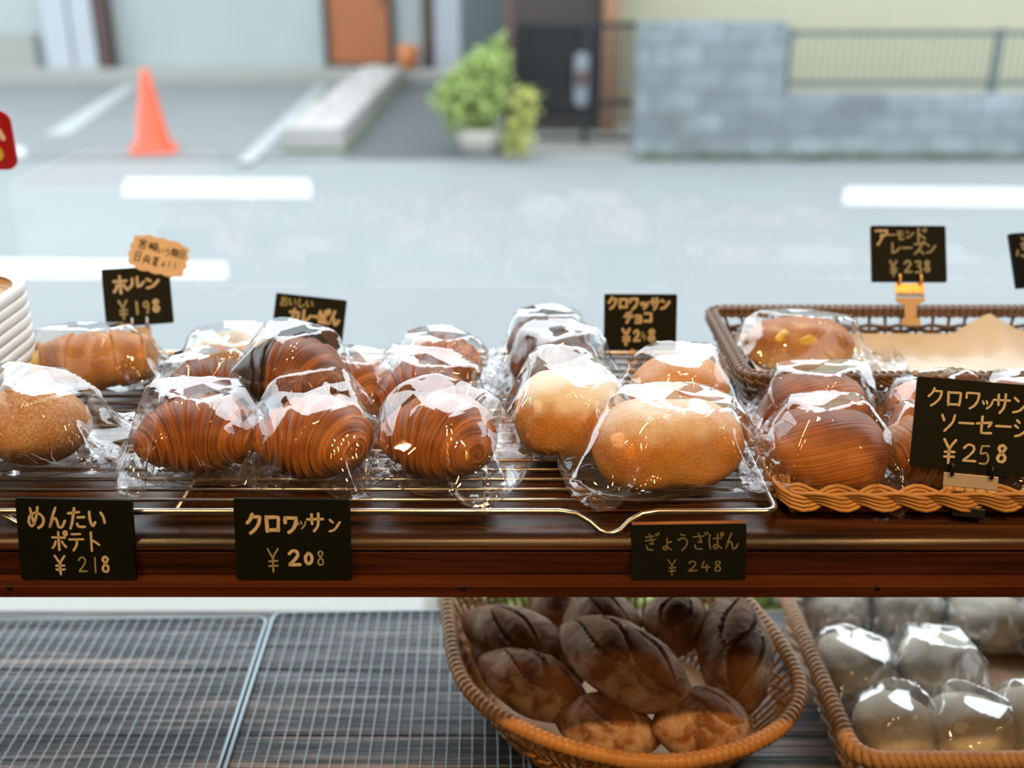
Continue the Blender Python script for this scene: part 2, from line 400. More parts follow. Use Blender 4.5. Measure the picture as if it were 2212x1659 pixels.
def stripe(label, quad, z=0.004, mat='road_paint'):
    mb = MB(); p = [PZ(x, y, z) for x, y in quad]
    mb.add([(q.x, q.y, z) for q in p] + [(q.x, q.y, z - 0.003) for q in p], [(0,1,2,3),(4,7,6,5),(0,4,5,1),(1,5,6,2),(2,6,7,3),(3,7,4,0)])
    return tag(obj('road_marking', mb, M[mat], None, False), label, 'road marking')
stripe('white dash painted on the far lane in front of the traffic cone', [(265,421),(672,425),(668,388),(272,386)])
stripe('white dash painted on the road in front of the block wall', [(1822,440),(2330,446),(2310,408),(1826,405)])
stripe('near white line on the road behind the tray stack and tan card', [(-300,598),(492,600),(486,568),(-300,556)])
stripe('diagonal white parking line beside the concrete ramp wall', [(508,352),(545,352),(708,183),(688,183)], 0.026, 'faded_paint')
stripe('faint white parking line leading away left of the traffic cone', [(96,290),(150,290),(300,183),(270,183)], 0.026, 'faded_paint')
stripe('faint white line end at the kerb beside the red sign', [(-120,340),(58,335),(50,318),(-100,318)], 0.026)

# far house across the road (its left half lies behind the car park)
FY = 15.9
house = thing('house', 'pale grey house with an orange door across the car park', 'house', (-6, FY, 0))
def at_house(mbx, name, mat, **k):
    mbx.v = [(x + 6, y - FY, z) for x, y, z in mbx.v]; return obj(name, mbx, mat, house, False, **k)
def span(px0, px1, y, py=80):
    return PY(px0, py, y).x, PY(px1, py, y).x
xa, xb = -14.0, PY(1000, 80, FY).x
mb = MB(); mb.box(xa, xb, FY, FY + 5, 0, 5.6); at_house(mb, 'wall', M['wall_pale'])
mb = MB(); mb.box(xa - 0.3, xb + 0.3, FY - 0.7, FY + 5.6, 5.6, 5.75); at_house(mb, 'roof', M['dark_wood'])
x0, x1 = span(95, 150, FY - 0.25); mb = MB(); mb.box(x0, x1, FY - 0.25, FY + 0.1, 0.12, 5.6); at_house(mb, 'pilaster', M['wall_white'])
x0, x1 = span(156, 204, FY - 0.25); mb = MB(); mb.box(x0, x1, FY - 0.25, FY + 0.1, 0.12, 5.6); at_house(mb, 'pilaster', M['wall_white'])
x0, x1 = span(210, 232, FY - 0.3); mb = MB(); mb.box(x0, x1, FY - 0.3, FY + 0.1, 0.14, 5.6); at_house(mb, 'post', M['post_brown'])
x0, x1 = span(912, 932, FY - 0.3); mb = MB(); mb.box(x0, x1, FY - 0.3, FY + 0.1, 0.14, 5.6); at_house(mb, 'post', M['post_brown'])
x0, x1 = span(938, 992, FY - 0.25); mb = MB(); mb.box(x0, x1, FY - 0.25, FY + 0.1, 0.12, 5.6); at_house(mb, 'pilaster', M['wall_white'])
x0, x1 = span(712, 840, FY - 0.06); mb = MB(); mb.box(x0, x1, FY - 0.06, FY + 0.05, 0.2, 2.3)
hd = at_house(mb, 'door', M['door_orange'])
mb = MB(); mb.box(x0 - 0.08 + 6, x0 + 6, -0.1, 0.05, 0.1, 2.4); mb.box(x1 + 6, x1 + 6.08, -0.1, 0.05, 0.1, 2.4); mb.box(x0 + 6, x1 + 6, -0.10, 0.02, 0.10, 0.2)
obj('door_frame', mb, M['dark_wood'], house, False)
mb = MB(); mb.tube([(x1 + 6 - 0.1, -0.1, 1.0), (x1 + 6 - 0.1, -0.1, 1.3)], 0.02); obj('door_handle', mb, M['gate_plate'], hd)
mb = MB(); mb.box(xa, xb, FY - 1.0, FY, 0.0, 0.15); at_house(mb, 'step', M['concrete'])
mb = MB(); mb.box(xa, PY(85, 120, FY).x, FY - 0.12, FY, 0.15, 0.6); at_house(mb, 'plinth', M['concrete'])

# low ramp wall in the car park
rw = thing('low_wall', 'low concrete wall with stones set in its top, between parking line and orange door', 'wall', (-1.74, 9.55, 0))
mb = MB(); mb.box(-0.27, 0.25, 0, 5.4, 0, 0.24); obj('wall_body', mb, M['stone'], rw, False, bevel=0.02)
random.seed(4)
mb = MB()
for i in range(46):
    x, y = random.uniform(-0.18, 0.16), random.uniform(0.2, 5.2); r = random.uniform(0.06, 0.11)
    mb.lathe([(r, 0.24), (r * 0.9, 0.24 + r * 0.3), (r * 0.5, 0.24 + r * 0.45), (0.001, 0.24 + r * 0.5)], 8, (x, y, 0))
o = obj('stone_topping', mb, M['stone'], rw); o['kind'] = 'stuff'
mb = MB(); mb.box(-0.29, 0.28, -0.03, 0.02, 0.0, 0.05); mb.box(0.25, 0.30, 0, 5.0, 0, 0.06); obj('moss_strip', mb, M['moss'], rw, False)

# traffic cone
p = PZ(326, 330, 0.02)
cone = thing('traffic_cone', 'orange traffic cone standing at the car park edge', 'traffic cone', (p.x, p.y + 0.1, 0.02), 0.25)
mb = MB(); mb.lathe([(0.001, 0.70), (0.030, 0.70), (0.040, 0.66), (0.155, 0.05), (0.165, 0.03)], 28); obj('cone_body', mb, M['cone'], cone)
mb = MB(); mb.prism(rounded(0.40, 0.40, 0.05), 0, 0.035); obj('cone_base', mb, M['cone'], cone, False)
# terracotta pot at the door
p = PY(882, 150, FY - 0.55)
mb = MB(); mb.lathe([(0.001, 0), (0.10, 0), (0.15, 0.12), (0.155, 0.28), (0.13, 0.33), (0.10, 0.30), (0.001, 0.27)], 20, (0, 0, 0))
o = obj('flower_pot', mb, M['terracotta']); o.location = (p.x, FY - 0.5, 0.15)
tag(o, 'round orange terracotta pot on the step right of the orange door', 'pot')

def leaves(n, fn, size, seed):
    rnd = random.Random(seed); mb = MB()
    for i in range(n):
        c = fn(rnd); d = Vector((rnd.gauss(0, 1), rnd.gauss(0, 1), rnd.gauss(0.3, 0.8))).normalized()
        s = d.orthogonal().normalized(); s = (s * math.cos(rnd.random() * 6) + d.cross(s) * math.sin(rnd.random() * 6))
        L = size * rnd.uniform(0.7, 1.4); w = L * 0.28; up = d.cross(s) * 0.1 * L
        mb.add([c, c + d * L * 0.5 + s * w + up, c + d * L, c + d * L * 0.5 - s * w + up], [(0, 1, 2, 3)])
    return mb
p = PZ(1040, 340, 0.0)
shrub = thing('potted_shrub', 'bushy bright green shrub in a grey pot beside the black gate', 'shrub', (p.x, p.y + 0.1, 0.0))
mb = MB(); mb.lathe([(0.001, 0), (0.17, 0), (0.22, 0.20), (0.20, 0.24), (0.001, 0.2)], 20); obj('pot', mb, M['pot_grey'], shrub)
def crown(r):
    while True:
        q = Vector((r.uniform(-1, 1), r.uniform(-1, 1), r.uniform(-1, 1)))
        if q.length < 1 and q.length > 0.3: break
    z = 0.56 + q.z * 0.42
    wdt = 0.31 * (1.0 - 0.55 * max(0, q.z)) * (1 + 0.35 * mnoise.noise(q * 2.3))
    return Vector((q.x * wdt - 0.07 + 0.24 * max(0, q.z), q.y * 0.25, z + 0.05 * mnoise.noise(q * 3.1 + Vector((5, 0, 0)))))
obj('foliage', leaves(1500, crown, 0.075, 1), M['leaf'], shrub, False)
mb = MB()
for a in range(5): mb.tube([(0, 0, 0.2), (0.05 * math.cos(a), 0.05 * math.sin(a), 0.4), (0.15 * math.cos(a * 1.3), 0.1 * math.sin(a), 0.72)], 0.008, 6)
obj('stem', mb, M['post_brown'], shrub)
p = PZ(1125, 345, 0.0)
sh2 = thing('leafy_plant', 'slim yellow green plant growing at the foot of the gate', 'plant', (p.x, p.y + 0.02, 0.0))
def crown2(r):
    z = r.random()
    return Vector((r.gauss(0.05 * z, 0.05) - 0.03 * (1 - z), r.gauss(0, 0.05), 0.06 + z * 0.52))
obj('foliage', leaves(420, crown2, 0.07, 2), M['leaf_yellow'], sh2, False)
mb = MB(); mb.tube([(0, 0, 0), (0.02, 0, 0.3), (0.05, 0, 0.6)], 0.007, 6); obj('stem', mb, M['post_brown'], sh2)

# gate and entrance
GY = 9.75
x0, x1 = span(1112, 1380, GY, 200)
gate = thing('metal_gate', 'black iron gate between the brown post and the block wall', 'gate', (x0, GY, 0))
W = x1 - x0
mb = MB()
for z in (0.10, 0.42, 1.08): mb.box(0, W, -0.02, 0.02, z - 0.022, z + 0.022)
mb.box(0, 0.05, -0.025, 0.025, 0.05, 1.1); mb.box(W * 0.55, W * 0.55 + 0.05, -0.025, 0.025, 0.05, 1.1); mb.box(W - 0.04, W, -0.025, 0.025, 0.05, 1.1)
obj('gate_frame', mb, M['gate'], gate, False)
nb = 26
for i in range(1, nb):
    mb = MB(); x = W * i / nb; mb.box(x - 0.008, x + 0.008, -0.009, 0.009, 0.1, 1.08); obj('bar', mb, M['gate'], gate, False)
mb = MB(); mb.box(0.03, W * 0.70, 0.025, 0.04, 0.30, 1.06); obj('gate_panel', mb, M['gate'], gate, False)
mb = MB(); mb.prism(rounded(0.13, 0.46, 0.06), 0, 0.03)
mb.xf(Matrix.Translation((W * 0.55 - 0.02, -0.03, 0.62)) @ Matrix.Rotation(math.pi / 2, 4, 'X')); lp = obj('latch_plate', mb, M['gate_plate'], gate, False, bevel=0.01)
mb = MB(); mb.box(W * 0.55 - 0.07, W * 0.55 + 0.03, -0.09, -0.06, 0.58, 0.70); obj('latch_grip', mb, M['post_brown'], lp, False, bevel=0.01)
# entrance behind the gate
ent = thing('house_entrance', 'dark brown wooden entrance behind the black gate', 'entrance', (x0, 10.9, 0))
ex1 = PY(1300, 100, 10.9).x - x0
mb = MB(); mb.box(-0.1, ex1, 0, 0.3, 0, 3.2); obj('entrance_wall', mb, M['dark_wood'], ent, False)
mb = MB(); mb.box(ex1, ex1 + 0.16, -0.12, 0.1, 0, 3.2); obj('door_post', mb, M['post_tan'], ent, False)
p0, p1 = span(1087, 1109, 9.68, 120)
mb = MB(); mb.box(p0, p1, 9.64, 9.74, 0, 3.2); tag(obj('wooden_post', mb, M['post_brown'], None, False), 'tall dark brown post rising behind the green shrub', 'post')
q0, q1 = span(1000, 1088, 12.5, 60)
mb = MB(); mb.box(q0, q1, 12.5, 12.7, 0, 3.0); tag(obj('garden_wall', mb, M['fence'], None, False), 'dark grey green screen between pale house and brown post', 'screen')

# block wall, low wall, fence, beige house
WY = 9.3
x0, x1 = span(1375, 1692, WY, 200); 
mb = MB(); mb.box(x0, x1, WY, WY + 0.25, 0, 1.13); bw = obj('block_pier', mb, M['blocks'], None, False, bevel=0.01)
tag(bw, 'tall grey concrete block wall beside the black gate', 'wall')
mb = MB(); mb.box(x1, 6.5, WY + 0.02, WY + 0.22, 0, 0.54); lw_ = obj('block_wall', mb, M['blocks'], None, False, bevel=0.01)
tag(lw_, 'low grey concrete block wall carrying the thin metal fence', 'wall')
fx0, fx1 = x1, 6.5
fen = thing('metal_fence', 'grey green railing fence on top of the low block wall', 'fence', (fx0, WY + 0.12, 0.54))
mb = MB()
for z in (0.06, 0.47): mb.box(0.02, fx1 - fx0, -0.015, 0.015, z, z + 0.045)
obj('rail', mb, M['fence'], fen, False)
i = 0; x = 0.05
while x < 2.55:
    mb = MB(); mb.box(x - 0.004, x + 0.004, -0.005, 0.005, 0.06, 0.50); obj('baluster', mb, M['fence'], fen, False); x += 0.062
for px in (1700, 2152):
    xp = PY(px, 130, WY + 0.12).x - fx0
    mb = MB(); mb.box(xp - 0.03, xp + 0.03, -0.03, 0.03, 0.0, 0.53); obj('post', mb, M['fence'], fen, False)
bh = thing('house', 'beige rendered house behind the railing fence', 'house', (PY(1332, 40, 11.4).x, 11.4, 0))
mb = MB(); mb.box(0, 6.5, 0, 5, 0, 4.6); obj('wall', mb, M['wall_beige'], bh, False)
mb = MB(); mb.box(-0.4, 6.9, -0.5, 5.4, 4.6, 4.75); obj('roof', mb, M['dark_wood'], bh, False)
def strip(r): return Vector((r.uniform(x0, 5.2), WY - 0.085 + r.gauss(0, 0.012), abs(r.gauss(0, 0.02))))
o = obj('weeds', leaves(900, strip, 0.05, 5), M['moss'], None, False); o['kind'] = 'stuff'
tag(o, 'dark green weeds and moss along the foot of the block walls', 'weeds')
# green strip right outside the window
def strip2(r): return Vector((r.uniform(-0.15, 0.75), 2.0 + r.gauss(0, 0.07), 0.30 + abs(r.gauss(0, 0.09))))
pl = thing('planter', 'long planter of bright green plants outside the window behind the bread basket', 'planter', (0.3, 2.0, 0.015))
mb = MB(); mb.box(-0.5, 0.5, -0.12, 0.12, 0, 0.28); obj('planter_box', mb, M['pot_grey'], pl, False)
mb = leaves(900, strip2, 0.07, 7); mb.v = [(x - 0.3, y - 2.0, z - 0.015) for x, y, z in mb.v]; obj('foliage', mb, M['leaf'], pl, False)

# ------------------------------------------------------------------ 2 shop room
M['plaster'] = plain('warm_plaster', (0.30, 0.26, 0.21), 0.85, 0, 0.05, 3)
M['floorwood'] = wood('brown_floor', (0.05, 0.03, 0.018), (0.12, 0.07, 0.04), (0.18, 0.11, 0.06), 0.5, (1, 8, 8))
M['frame'] = plain('dark_window_frame', (0.05, 0.045, 0.04), 0.5, 0.2, 0.1, 10)
RX, RY0, RZ, WIN, WT = 2.6, -3.2, 2.6, 1.34, 2.08
ZF = 0.20
mb = MB(); mb.box(-RX, RX, RY0, WIN, ZF - 0.1, ZF); struct('floor', mb, M['floorwood'])
mb = MB(); mb.box(-RX, RX, RY0, WIN + 0.06, RZ, RZ + 0.1); struct('ceiling', mb, M['plaster'])
mb = MB(); mb.box(-RX - 0.1, -RX, RY0, WIN + 0.06, ZF - 0.1, RZ + 0.1); struct('wall_left', mb, M['plaster'])
mb = MB(); mb.box(RX, RX + 0.1, RY0, WIN + 0.06, ZF - 0.1, RZ + 0.1); struct('wall_right', mb, M['plaster'])
mb = MB(); mb.box(-RX - 0.1, RX + 0.1, RY0 - 0.1, RY0, ZF - 0.1, RZ + 0.1); struct('wall_back', mb, M['plaster'])
mb = MB(); mb.box(-RX - 0.1, RX + 0.1, WIN, WIN + 0.08, -0.1, 0.67); mb.box(-RX - 0.1, RX + 0.1, WIN, WIN + 0.08, WT, RZ + 0.1); struct('wall_front', mb, M['plaster'])  # unseen lintel brought down low to cut sky reflections on the bags
mb = MB(); mb.box(-RX, RX, WIN + 0.02, WIN + 0.026, 0.70, WT); wi = struct('window_1', mb, M['glass'])
mb = MB(); mb.box(-RX, RX, WIN, WIN + 0.06, 0.67, 0.705); mb.box(-RX, RX, WIN, WIN + 0.06, WT - 0.04, WT)
mb.box(-RX, -RX + 0.05, WIN, WIN + 0.06, 0.67, WT); mb.box(RX - 0.05, RX, WIN, WIN + 0.06, 0.67, WT)
o = obj('window_frame', mb, M['frame'], wi, False)
for lx, ly, le in LAMPS:                       # housings of the ceiling spots
    sp = thing('ceiling_spotlight', 'small black spotlight housing on the shop ceiling above the bread shelf', 'spotlight', (lx, ly, RZ), 0, 'ceiling spotlights over the shelf')
    mb = MB(); mb.lathe([(0.001, 0), (0.045, 0), (0.045, -0.012), (0.014, -0.02), (0.014, -0.04), (0.045, -0.05), (0.05, -0.12), (0.046, -0.12), (0.04, -0.06), (0.001, -0.06)], 20)
    obj('housing', mb, M['black_metal'], sp)

# ------------------------------------------------------------------ 3 display shelf
SZ = 1.180                                  # upper shelf surface
LZ = 0.804                                  # lower shelf surface
SX = 1.15
shelf = thing('display_shelf', 'two-tier dark wooden bakery shelf in front of the shop window', 'shelf', (0, 0.8, ZF))
def sh(name, mbx, mat, **k):
    mbx.v = [(x, y - 0.8, z - ZF) for x, y, z in mbx.v]; return obj(name, mbx, mat, shelf, **k)
mb = MB()
prof = [(1.275, SZ), (0.822, SZ), (0.812, SZ - 0.002), (0.807, SZ - 0.007), (0.806, SZ - 0.0115), (0.81, SZ - 0.014), (1.275, SZ - 0.014)]
mb.add([(-SX, y, z) for y, z in prof] + [(SX, y, z) for y, z in prof], [tuple(range(6, -1, -1)), tuple(range(7, 14))] + [(i, (i+1) % 7, 7 + (i+1) % 7, 7 + i) for i in range(7)])
sh('upper_board', mb, M['lacquer'], smooth=True, angle=35)
mb = MB(); mb.box(-SX, SX, 0.8075, 0.83, 1.1425, SZ - 0.0145); sh('apron', mb, M['mahogany'], smooth=False, bevel=0.0012)
mb = MB(); mb.box(-SX, SX, 0.790, 0.83, 1.1300, 1.1420); lip = sh('front_ledge', mb, M['mahogany_lip'], smooth=False, bevel=0.0012)
mb = MB(); mb.box(-SX, SX, 0.83, 1.27, 1.1300, 1.158); sh('under_board', mb, M['mahogany'], smooth=False)
for px in (20, 1001, 1896):
    p = PY(px, 1270, 0.7895); mb = MB()
    mb.lathe([(0.001, 0.001), (0.0022, 0.0006), (0.0024, -0.001)], 10); mb.xf(Matrix.Translation((p.x, p.y - 0.8, p.z - ZF)) @ Matrix.Rotation(math.pi / 2, 4, 'X'))
    obj('nail', mb, M['black_metal'], lip)
ys = [0.70, 0.872, 0.998, 1.122, 1.252]
mb = MB()
for a, b in zip(ys[:-1], ys[1:]): mb.box(-SX, SX, a + 0.0008, b - 0.0008, LZ - 0.025, LZ)
sh('lower_board', mb, M['weathered'], smooth=False, bevel=0.0012)
for sx in (-1, 1):
    mb = MB(); mb.box(sx * SX - 0.02, sx * SX + 0.02, 0.78, 1.27, ZF, SZ + 0.02); sh('side_panel', mb, M['mahogany'], smooth=False, bevel=0.002)

# ------------------------------------------------------------------ 4 cooling rack on the upper shelf
RT = 1.2005
rack = thing('cooling_rack', 'stainless steel wire cooling rack carrying the bagged pastries', 'cooling rack', (0, 0.82, SZ))
yf, yb, xl, xr, zr = 0.822, 1.222, -0.522, 0.232, RT - 0.0028
def rk(mbx): mbx.v = [(x, y - 0.82, z - SZ) for x, y, z in mbx.v]; return mbx
fp = []
def arc(c, r, a0, a1, n=6): return [(c[0] + r * math.cos(math.radians(a0 + (a1 - a0) * i / n)), c[1] + r * math.sin(math.radians(a0 + (a1 - a0) * i / n)), zr) for i in range(n + 1)]
nx0 = PY(1318, 1120, yf).x
front = [(xl + 0.02, yf, zr), (nx0 - 0.045, yf, zr), (nx0 - 0.030, yf - 0.001, zr - 0.002), (nx0 - 0.019, yf - 0.003, zr - 0.008), (nx0 - 0.010, yf - 0.006, zr - 0.0155),
         (nx0 - 0.004, yf - 0.007, zr - 0.0178), (nx0 + 0.003, yf - 0.007, zr - 0.0178), (nx0 + 0.009, yf - 0.006, zr - 0.0155), (nx0 + 0.017, yf - 0.003, zr - 0.008), (nx0 + 0.028, yf - 0.001, zr - 0.002), (nx0 + 0.042, yf, zr)]
pts = front + arc((xr - 0.012, yf + 0.012), 0.012, -90, 0) + arc((xr - 0.012, yb - 0.012), 0.012, 0, 90) + arc((xl + 0.012, yb - 0.012), 0.012, 90, 180) + arc((xl + 0.012, yf + 0.012), 0.012, 180, 270)
mb = MB(); mb.tube(pts, 0.0030, 10, True); obj('frame', rk(mb), M['steel'], rack)
nw = 20
for i in range(1, nw):
    y = yf + (yb - yf) * i / nw
    mb = MB(); mb.tube([(xl + 0.003, y, zr + 0.0006), (xr - 0.003, y, zr + 0.0006)], 0.0019, 8); obj('wire', rk(mb), M['steel'], rack)
for px in (395, 1046):
    x = PZ(px, 1085, zr - 0.004).x
    mb = MB(); mb.tube([(x, yf + 0.002, zr - 0.002), (x, yb - 0.002, zr - 0.004)], 0.0022, 8); obj('cross_bar', rk(mb), M['steel'], rack)
for x in (xl + 0.1, nx0):
    for y in ([yb] if x == nx0 else [yf, yb]):
        mb = MB(); mb.tube([(x - 0.03, y, zr), (x - 0.008, y, SZ + 0.003), (x + 0.008, y, SZ + 0.003), (x + 0.03, y, zr)], 0.0028, 8); obj('foot', rk(mb), M['steel'], rack)

# ------------------------------------------------------------------ 5 lettering, price boards
G = {
'め': '25,12 32,45 40,78|62,8 55,40 40,75 25,85 15,70 22,45 50,30 78,40 88,60 78,82 60,92',
'ん': '50,8 30,50 15,92 15,92 32,58 48,52 55,70 62,88 78,85 92,62',
'た': '12,30 65,24|42,8 30,60 18,92|56,46 88,44|52,72 60,84 90,84',
'い': '15,22 18,60 30,80 42,64|72,25 84,45 88,65',
'ホ': '12,34 84,34|48,10 48,90|30,52 22,70 10,82|66,52 76,66 88,76',
'ポ': '12,34 84,34|48,10 48,90|30,52 22,70 10,82|66,52 76,66 88,76|O88,14,9',
'テ': '25,18 75,16|10,42 90,40|52,42 50,66 30,92',
'ト': '36,8 36,92|38,42 60,52 80,64',
'ド': '36,8 36,92|38,42 60,52 80,64|68,14 74,26|84,8 90,20',
'ク': '38,8 28,30 10,48|36,20 80,20 80,20 72,52 50,78 26,94',
'ロ': '16,20 20,84|16,22 84,20 84,20 80,82|20,80 80,78',
'ワ': '16,16 16,42|16,16 84,16 84,16 78,50 62,76 38,92',
'ッ': '18,45 26,62|42,42 48,58|80,42 72,66 48,88',
'サ': '8,36 92,34|32,12 34,58|68,8 68,45 62,70 44,92',
'ン': '16,20 36,34|14,84 50,72 86,32',
'チ': '76,10 50,22 24,24|8,46 92,44|52,22 52,60 30,92',
'ョ': '26,40 76,40 76,40 76,92 76,92 24,92|30,66 74,66',
'コ': '18,22 82,22 82,22 80,84|16,80 82,80',
'ソ': '16,18 28,42|84,14 74,50 34,92',
'ー': '12,48 88,46',
'セ': '8,44 88,34 88,34 70,56|34,10 34,78 40,86 86,84',
'ジ': '20,14 34,24|12,38 28,48|16,88 50,76 82,44|72,10 78,22|88,4 94,16',
'ズ': '14,20 74,20 74,20 50,60 12,92|46,58 84,90|80,6 86,16|94,2 100,12',
'レ': '26,12 26,86 26,86 60,72 88,44',
'モ': '22,18 80,18|10,46 90,46|46,18 46,80 54,88 86,86',
'ア': '12,16 86,14 86,14 76,34 58,46|48,34 46,62 24,92',
'ル': '28,20 26,60 10,88|56,12 56,84 56,84 74,72 92,48',
'お': '12,28 60,26|34,8 34,80 24,88 12,76 30,56 60,48 84,60 80,82 60,90|72,16 88,30',
'し': '30,10 28,66 40,88 62,84 84,62',
'カ': '10,32 82,30 82,30 76,84 62,78|44,8 42,50 12,90',
'ぱ': '18,14 12,50 20,88|38,34 88,32|64,12 64,76 52,88 40,76 52,66 72,74 90,86|O92,12,9',
'ぎ': '18,22 72,16|16,42 78,34|40,6 66,60 66,60 44,56|22,66 30,84 62,90|82,6 88,16|96,0 101,10',
'ょ': '50,30 50,78 38,90 26,80 40,72 56,78 78,90|52,52 78,48',
'う': '34,10 60,16|18,40 50,30 74,44 70,70 44,94',
'ざ': '14,24 78,20|44,6 66,54 66,54 44,50|24,66 32,86 66,88|84,4 90,14|98,0 103,10',
'ぷ': '44,8 58,18|38,34 56,34 42,50 60,70 50,88 30,82|14,60 6,80|80,58 94,80|O88,16,9',
'1': '50,10 50,90', '2': '20,26 40,10 66,14 72,34 50,60 18,86 18,86 84,84',
'3': '22,16 60,12 70,28 44,46 44,46 74,60 68,84 22,88', '4': '40,10 22,60 22,60 82,58|62,36 62,92',
'5': '76,12 32,14 32,14 26,46 60,42 78,62 66,86 24,88',
'8': '70,22 50,10 30,24 46,46 70,66 62,88 34,88 28,68 52,46 70,22',
'9': '70,28 50,12 28,26 36,48 62,44 70,26 70,26 66,60 56,92', '0': '50,12 26,40 30,76 52,88 74,66 72,30 50,12',
'¥': '20,8 50,44|80,8 50,44 50,94|26,54 76,52|26,72 76,70',
'宮': '50,4 50,14|14,30 14,18 14,18 88,18 88,18 84,30|32,34 68,34 68,34 68,48 68,48 32,48 32,48 32,34|24,60 76,60 76,60 76,90 76,90 24,90 24,90 24,60',
'崎': '8,30 8,70 8,70 36,70 36,70 36,30|22,14 22,70|48,22 92,22|70,8 52,40|72,22 92,42|44,50 96,50|52,62 72,62 72,80 52,80 52,62|84,50 84,92',
'粗': '24,8 24,92|6,40 44,38|10,16 16,28|40,14 32,28|24,44 6,76|26,46 42,66|60,14 60,86|60,14 86,14 86,14 86,86|60,38 86,38|60,62 86,62|50,88 96,88',
'日': '20,8 20,92|20,8 78,8 78,8 78,92|20,48 78,48|20,90 78,90', '向': '50,4 40,18|14,92 14,20 14,20 86,20 86,20 86,90|36,44 64,44 64,44 64,68 64,68 36,68 36,68 36,44',
'夏': '14,8 86,8|50,8 44,20|28,20 72,20 72,20 72,56 72,56 28,56 28,56 28,20|28,38 72,38|44,56 18,78|36,68 70,68 30,96|44,78 84,96',
'!': '50,8 46,66|44,86 45,90', ' ': '',
}
def ribbon(mb, pts, w, z):
    P = []
    n = len(pts)
    if n > 2:
        for i in range(n - 1):
            p0, p1, p2, p3 = pts[max(i-1, 0)], pts[i], pts[i+1], pts[min(i+2, n-1)]
            if p1 == p2: continue
            for k in range(5):
                t = k / 5
                q = [0.5 * (2*p1[d] + (p2[d]-p0[d])*t + (2*p0[d]-5*p1[d]+4*p2[d]-p3[d])*t*t + (3*p1[d]-p0[d]-3*p2[d]+p3[d])*t**3) for d in (0, 1)]
                P.append(Vector(q))
        P.append(Vector(pts[-1]))
    else: P = [Vector(p) for p in pts]
    rnd = random.Random(int(P[0].x * 1e5) % 9973)
    L, R = [], []
    for i, p in enumerate(P):
        t = (P[min(i+1, len(P)-1)] - P[max(i-1, 0)])
        t = t.normalized() if t.length > 1e-9 else Vector((1, 0))
        nrm = Vector((-t.y, t.x)); ww = w * 0.5 * rnd.uniform(0.88, 1.14)
        L.append(p + nrm * ww); R.append(p - nrm * ww)
    def cap(c, a0, r): return [c + Vector((math.cos(a0 + math.pi * k / 6), math.sin(a0 + math.pi * k / 6))) * r for k in range(1, 6)]
    vs = [(q.x, q.y, z) for q in L] + [(q.x, q.y, z) for q in R]; m = len(P)
    mb.add(vs, [(i, m + i, m + i + 1, i + 1) for i in range(m - 1)])
    for e, c, s in ((0, P[0], 1), (m - 1, P[-1], -1)):
        d = (L[e] - c); a0 = math.atan2(d.y, d.x)
        ring = [L[e]] + [c + Vector((math.cos(a0 + s * math.pi * k / 6), math.sin(a0 + s * math.pi * k / 6))) * d.length for k in range(1, 6)] + [R[e]]
        mb.add([(q.x, q.y, z + 1e-5) for q in ring], [tuple(range(len(ring)))] if s > 0 else [tuple(range(len(ring) - 1, -1, -1))])
def write(mb, text, x, y, cw, ch, w, z, slope=0.0, gap=1.0):
    """strokes of text with the first glyph's top left corner at x, y (y up)"""
    for k, chx in enumerate(text):
        gx = x + k * cw * gap; gy = y + slope * k * cw * gap
        for st in filter(None, G.get(chx, '').split('|')):
            if st[0] == 'O':
                a, b, r = map(float, st[1:].split(','))
                pts = [(gx + (a + r * math.cos(t * math.pi / 5)) / 100 * cw, gy - (b + r * math.sin(t * math.pi / 5)) / 100 * ch) for t in range(11)]
            else:
                pts = [tuple(map(float, q.split(','))) for q in st.split()]
                pts = [(gx + a / 100 * cw, gy - b / 100 * ch) for a, b in pts]
            ribbon(mb, pts, w, z)

def board(label, pos, w, h, lines, lean=8, yaw=0, roll=0, th=0.0045, cat='price tag', edge=False, name='price_tag'):
    """pos = bottom centre of the front face; lines = (text, x, y, cw, ch, width, pen)"""
    root = thing(name, label, cat, pos)
    root.rotation_euler = (Matrix.Rotation(math.radians(yaw), 4, 'Z') @ Matrix.Rotation(math.radians(-lean), 4, 'X') @ Matrix.Rotation(math.radians(roll), 4, 'Y')).to_euler()
    R = Matrix.Rotation(math.pi / 2, 4, 'X')
    mb = MB(); mb.prism([(x, y + h / 2) for x, y in rounded(w, h, 0.002, 3)], -th, 0); mb.xf(R)
    obj('board', mb, M['chalkboard'], root, False)
    if edge:
        mb = MB(); mb.tube([(-w/2 + 0.001, h - 0.0004, -th/2), (0, h, -th/2), (w/2 - 0.001, h - 0.0004, -th/2)], 0.0024, 8); mb.xf(R); obj('bare_edge', mb, M['board_edge'], root)
    pens = {}
    for text, x, y, cw, ch, sw, pen, *rest in lines:
        mb = pens.setdefault(pen, MB())
        write(mb, text, x - w / 2, h - y, cw, ch, sw, 0.0003, *(rest or ()))
    for pen, mb in pens.items():
        mb.xf(R); obj('lettering', mb, M[pen], root, False)
    return root
mm = 0.001
A_, B_, C_ = 'paint_pen', 'paint_pen_pale', 'paint_pen_faint'
ly_, lz_ = 0.7985, 1.1424
def on_ledge(px): return (PY(px, 1243, ly_).x, ly_, lz_)
tg = board('price tag in two lines over 218 yen, leaning at the far left ledge', on_ledge(168), 0.1, 0.074,
      [('めんたい', 8*mm, 6*mm, 17.5*mm, 22*mm, 2.2*mm, A_, 0.0, 1.0), ('ポテト', 28*mm, 28*mm, 15*mm, 20*mm, 2.0*mm, A_),
       ('¥', 28*mm, 50*mm, 14*mm, 20*mm, 2.0*mm, A_), ('21', 49*mm, 51*mm, 11*mm, 17*mm, 1.3*mm, B_), ('8', 69*mm, 50*mm, 11*mm, 17*mm, 2.2*mm, A_)], 10, 0, 1.2)
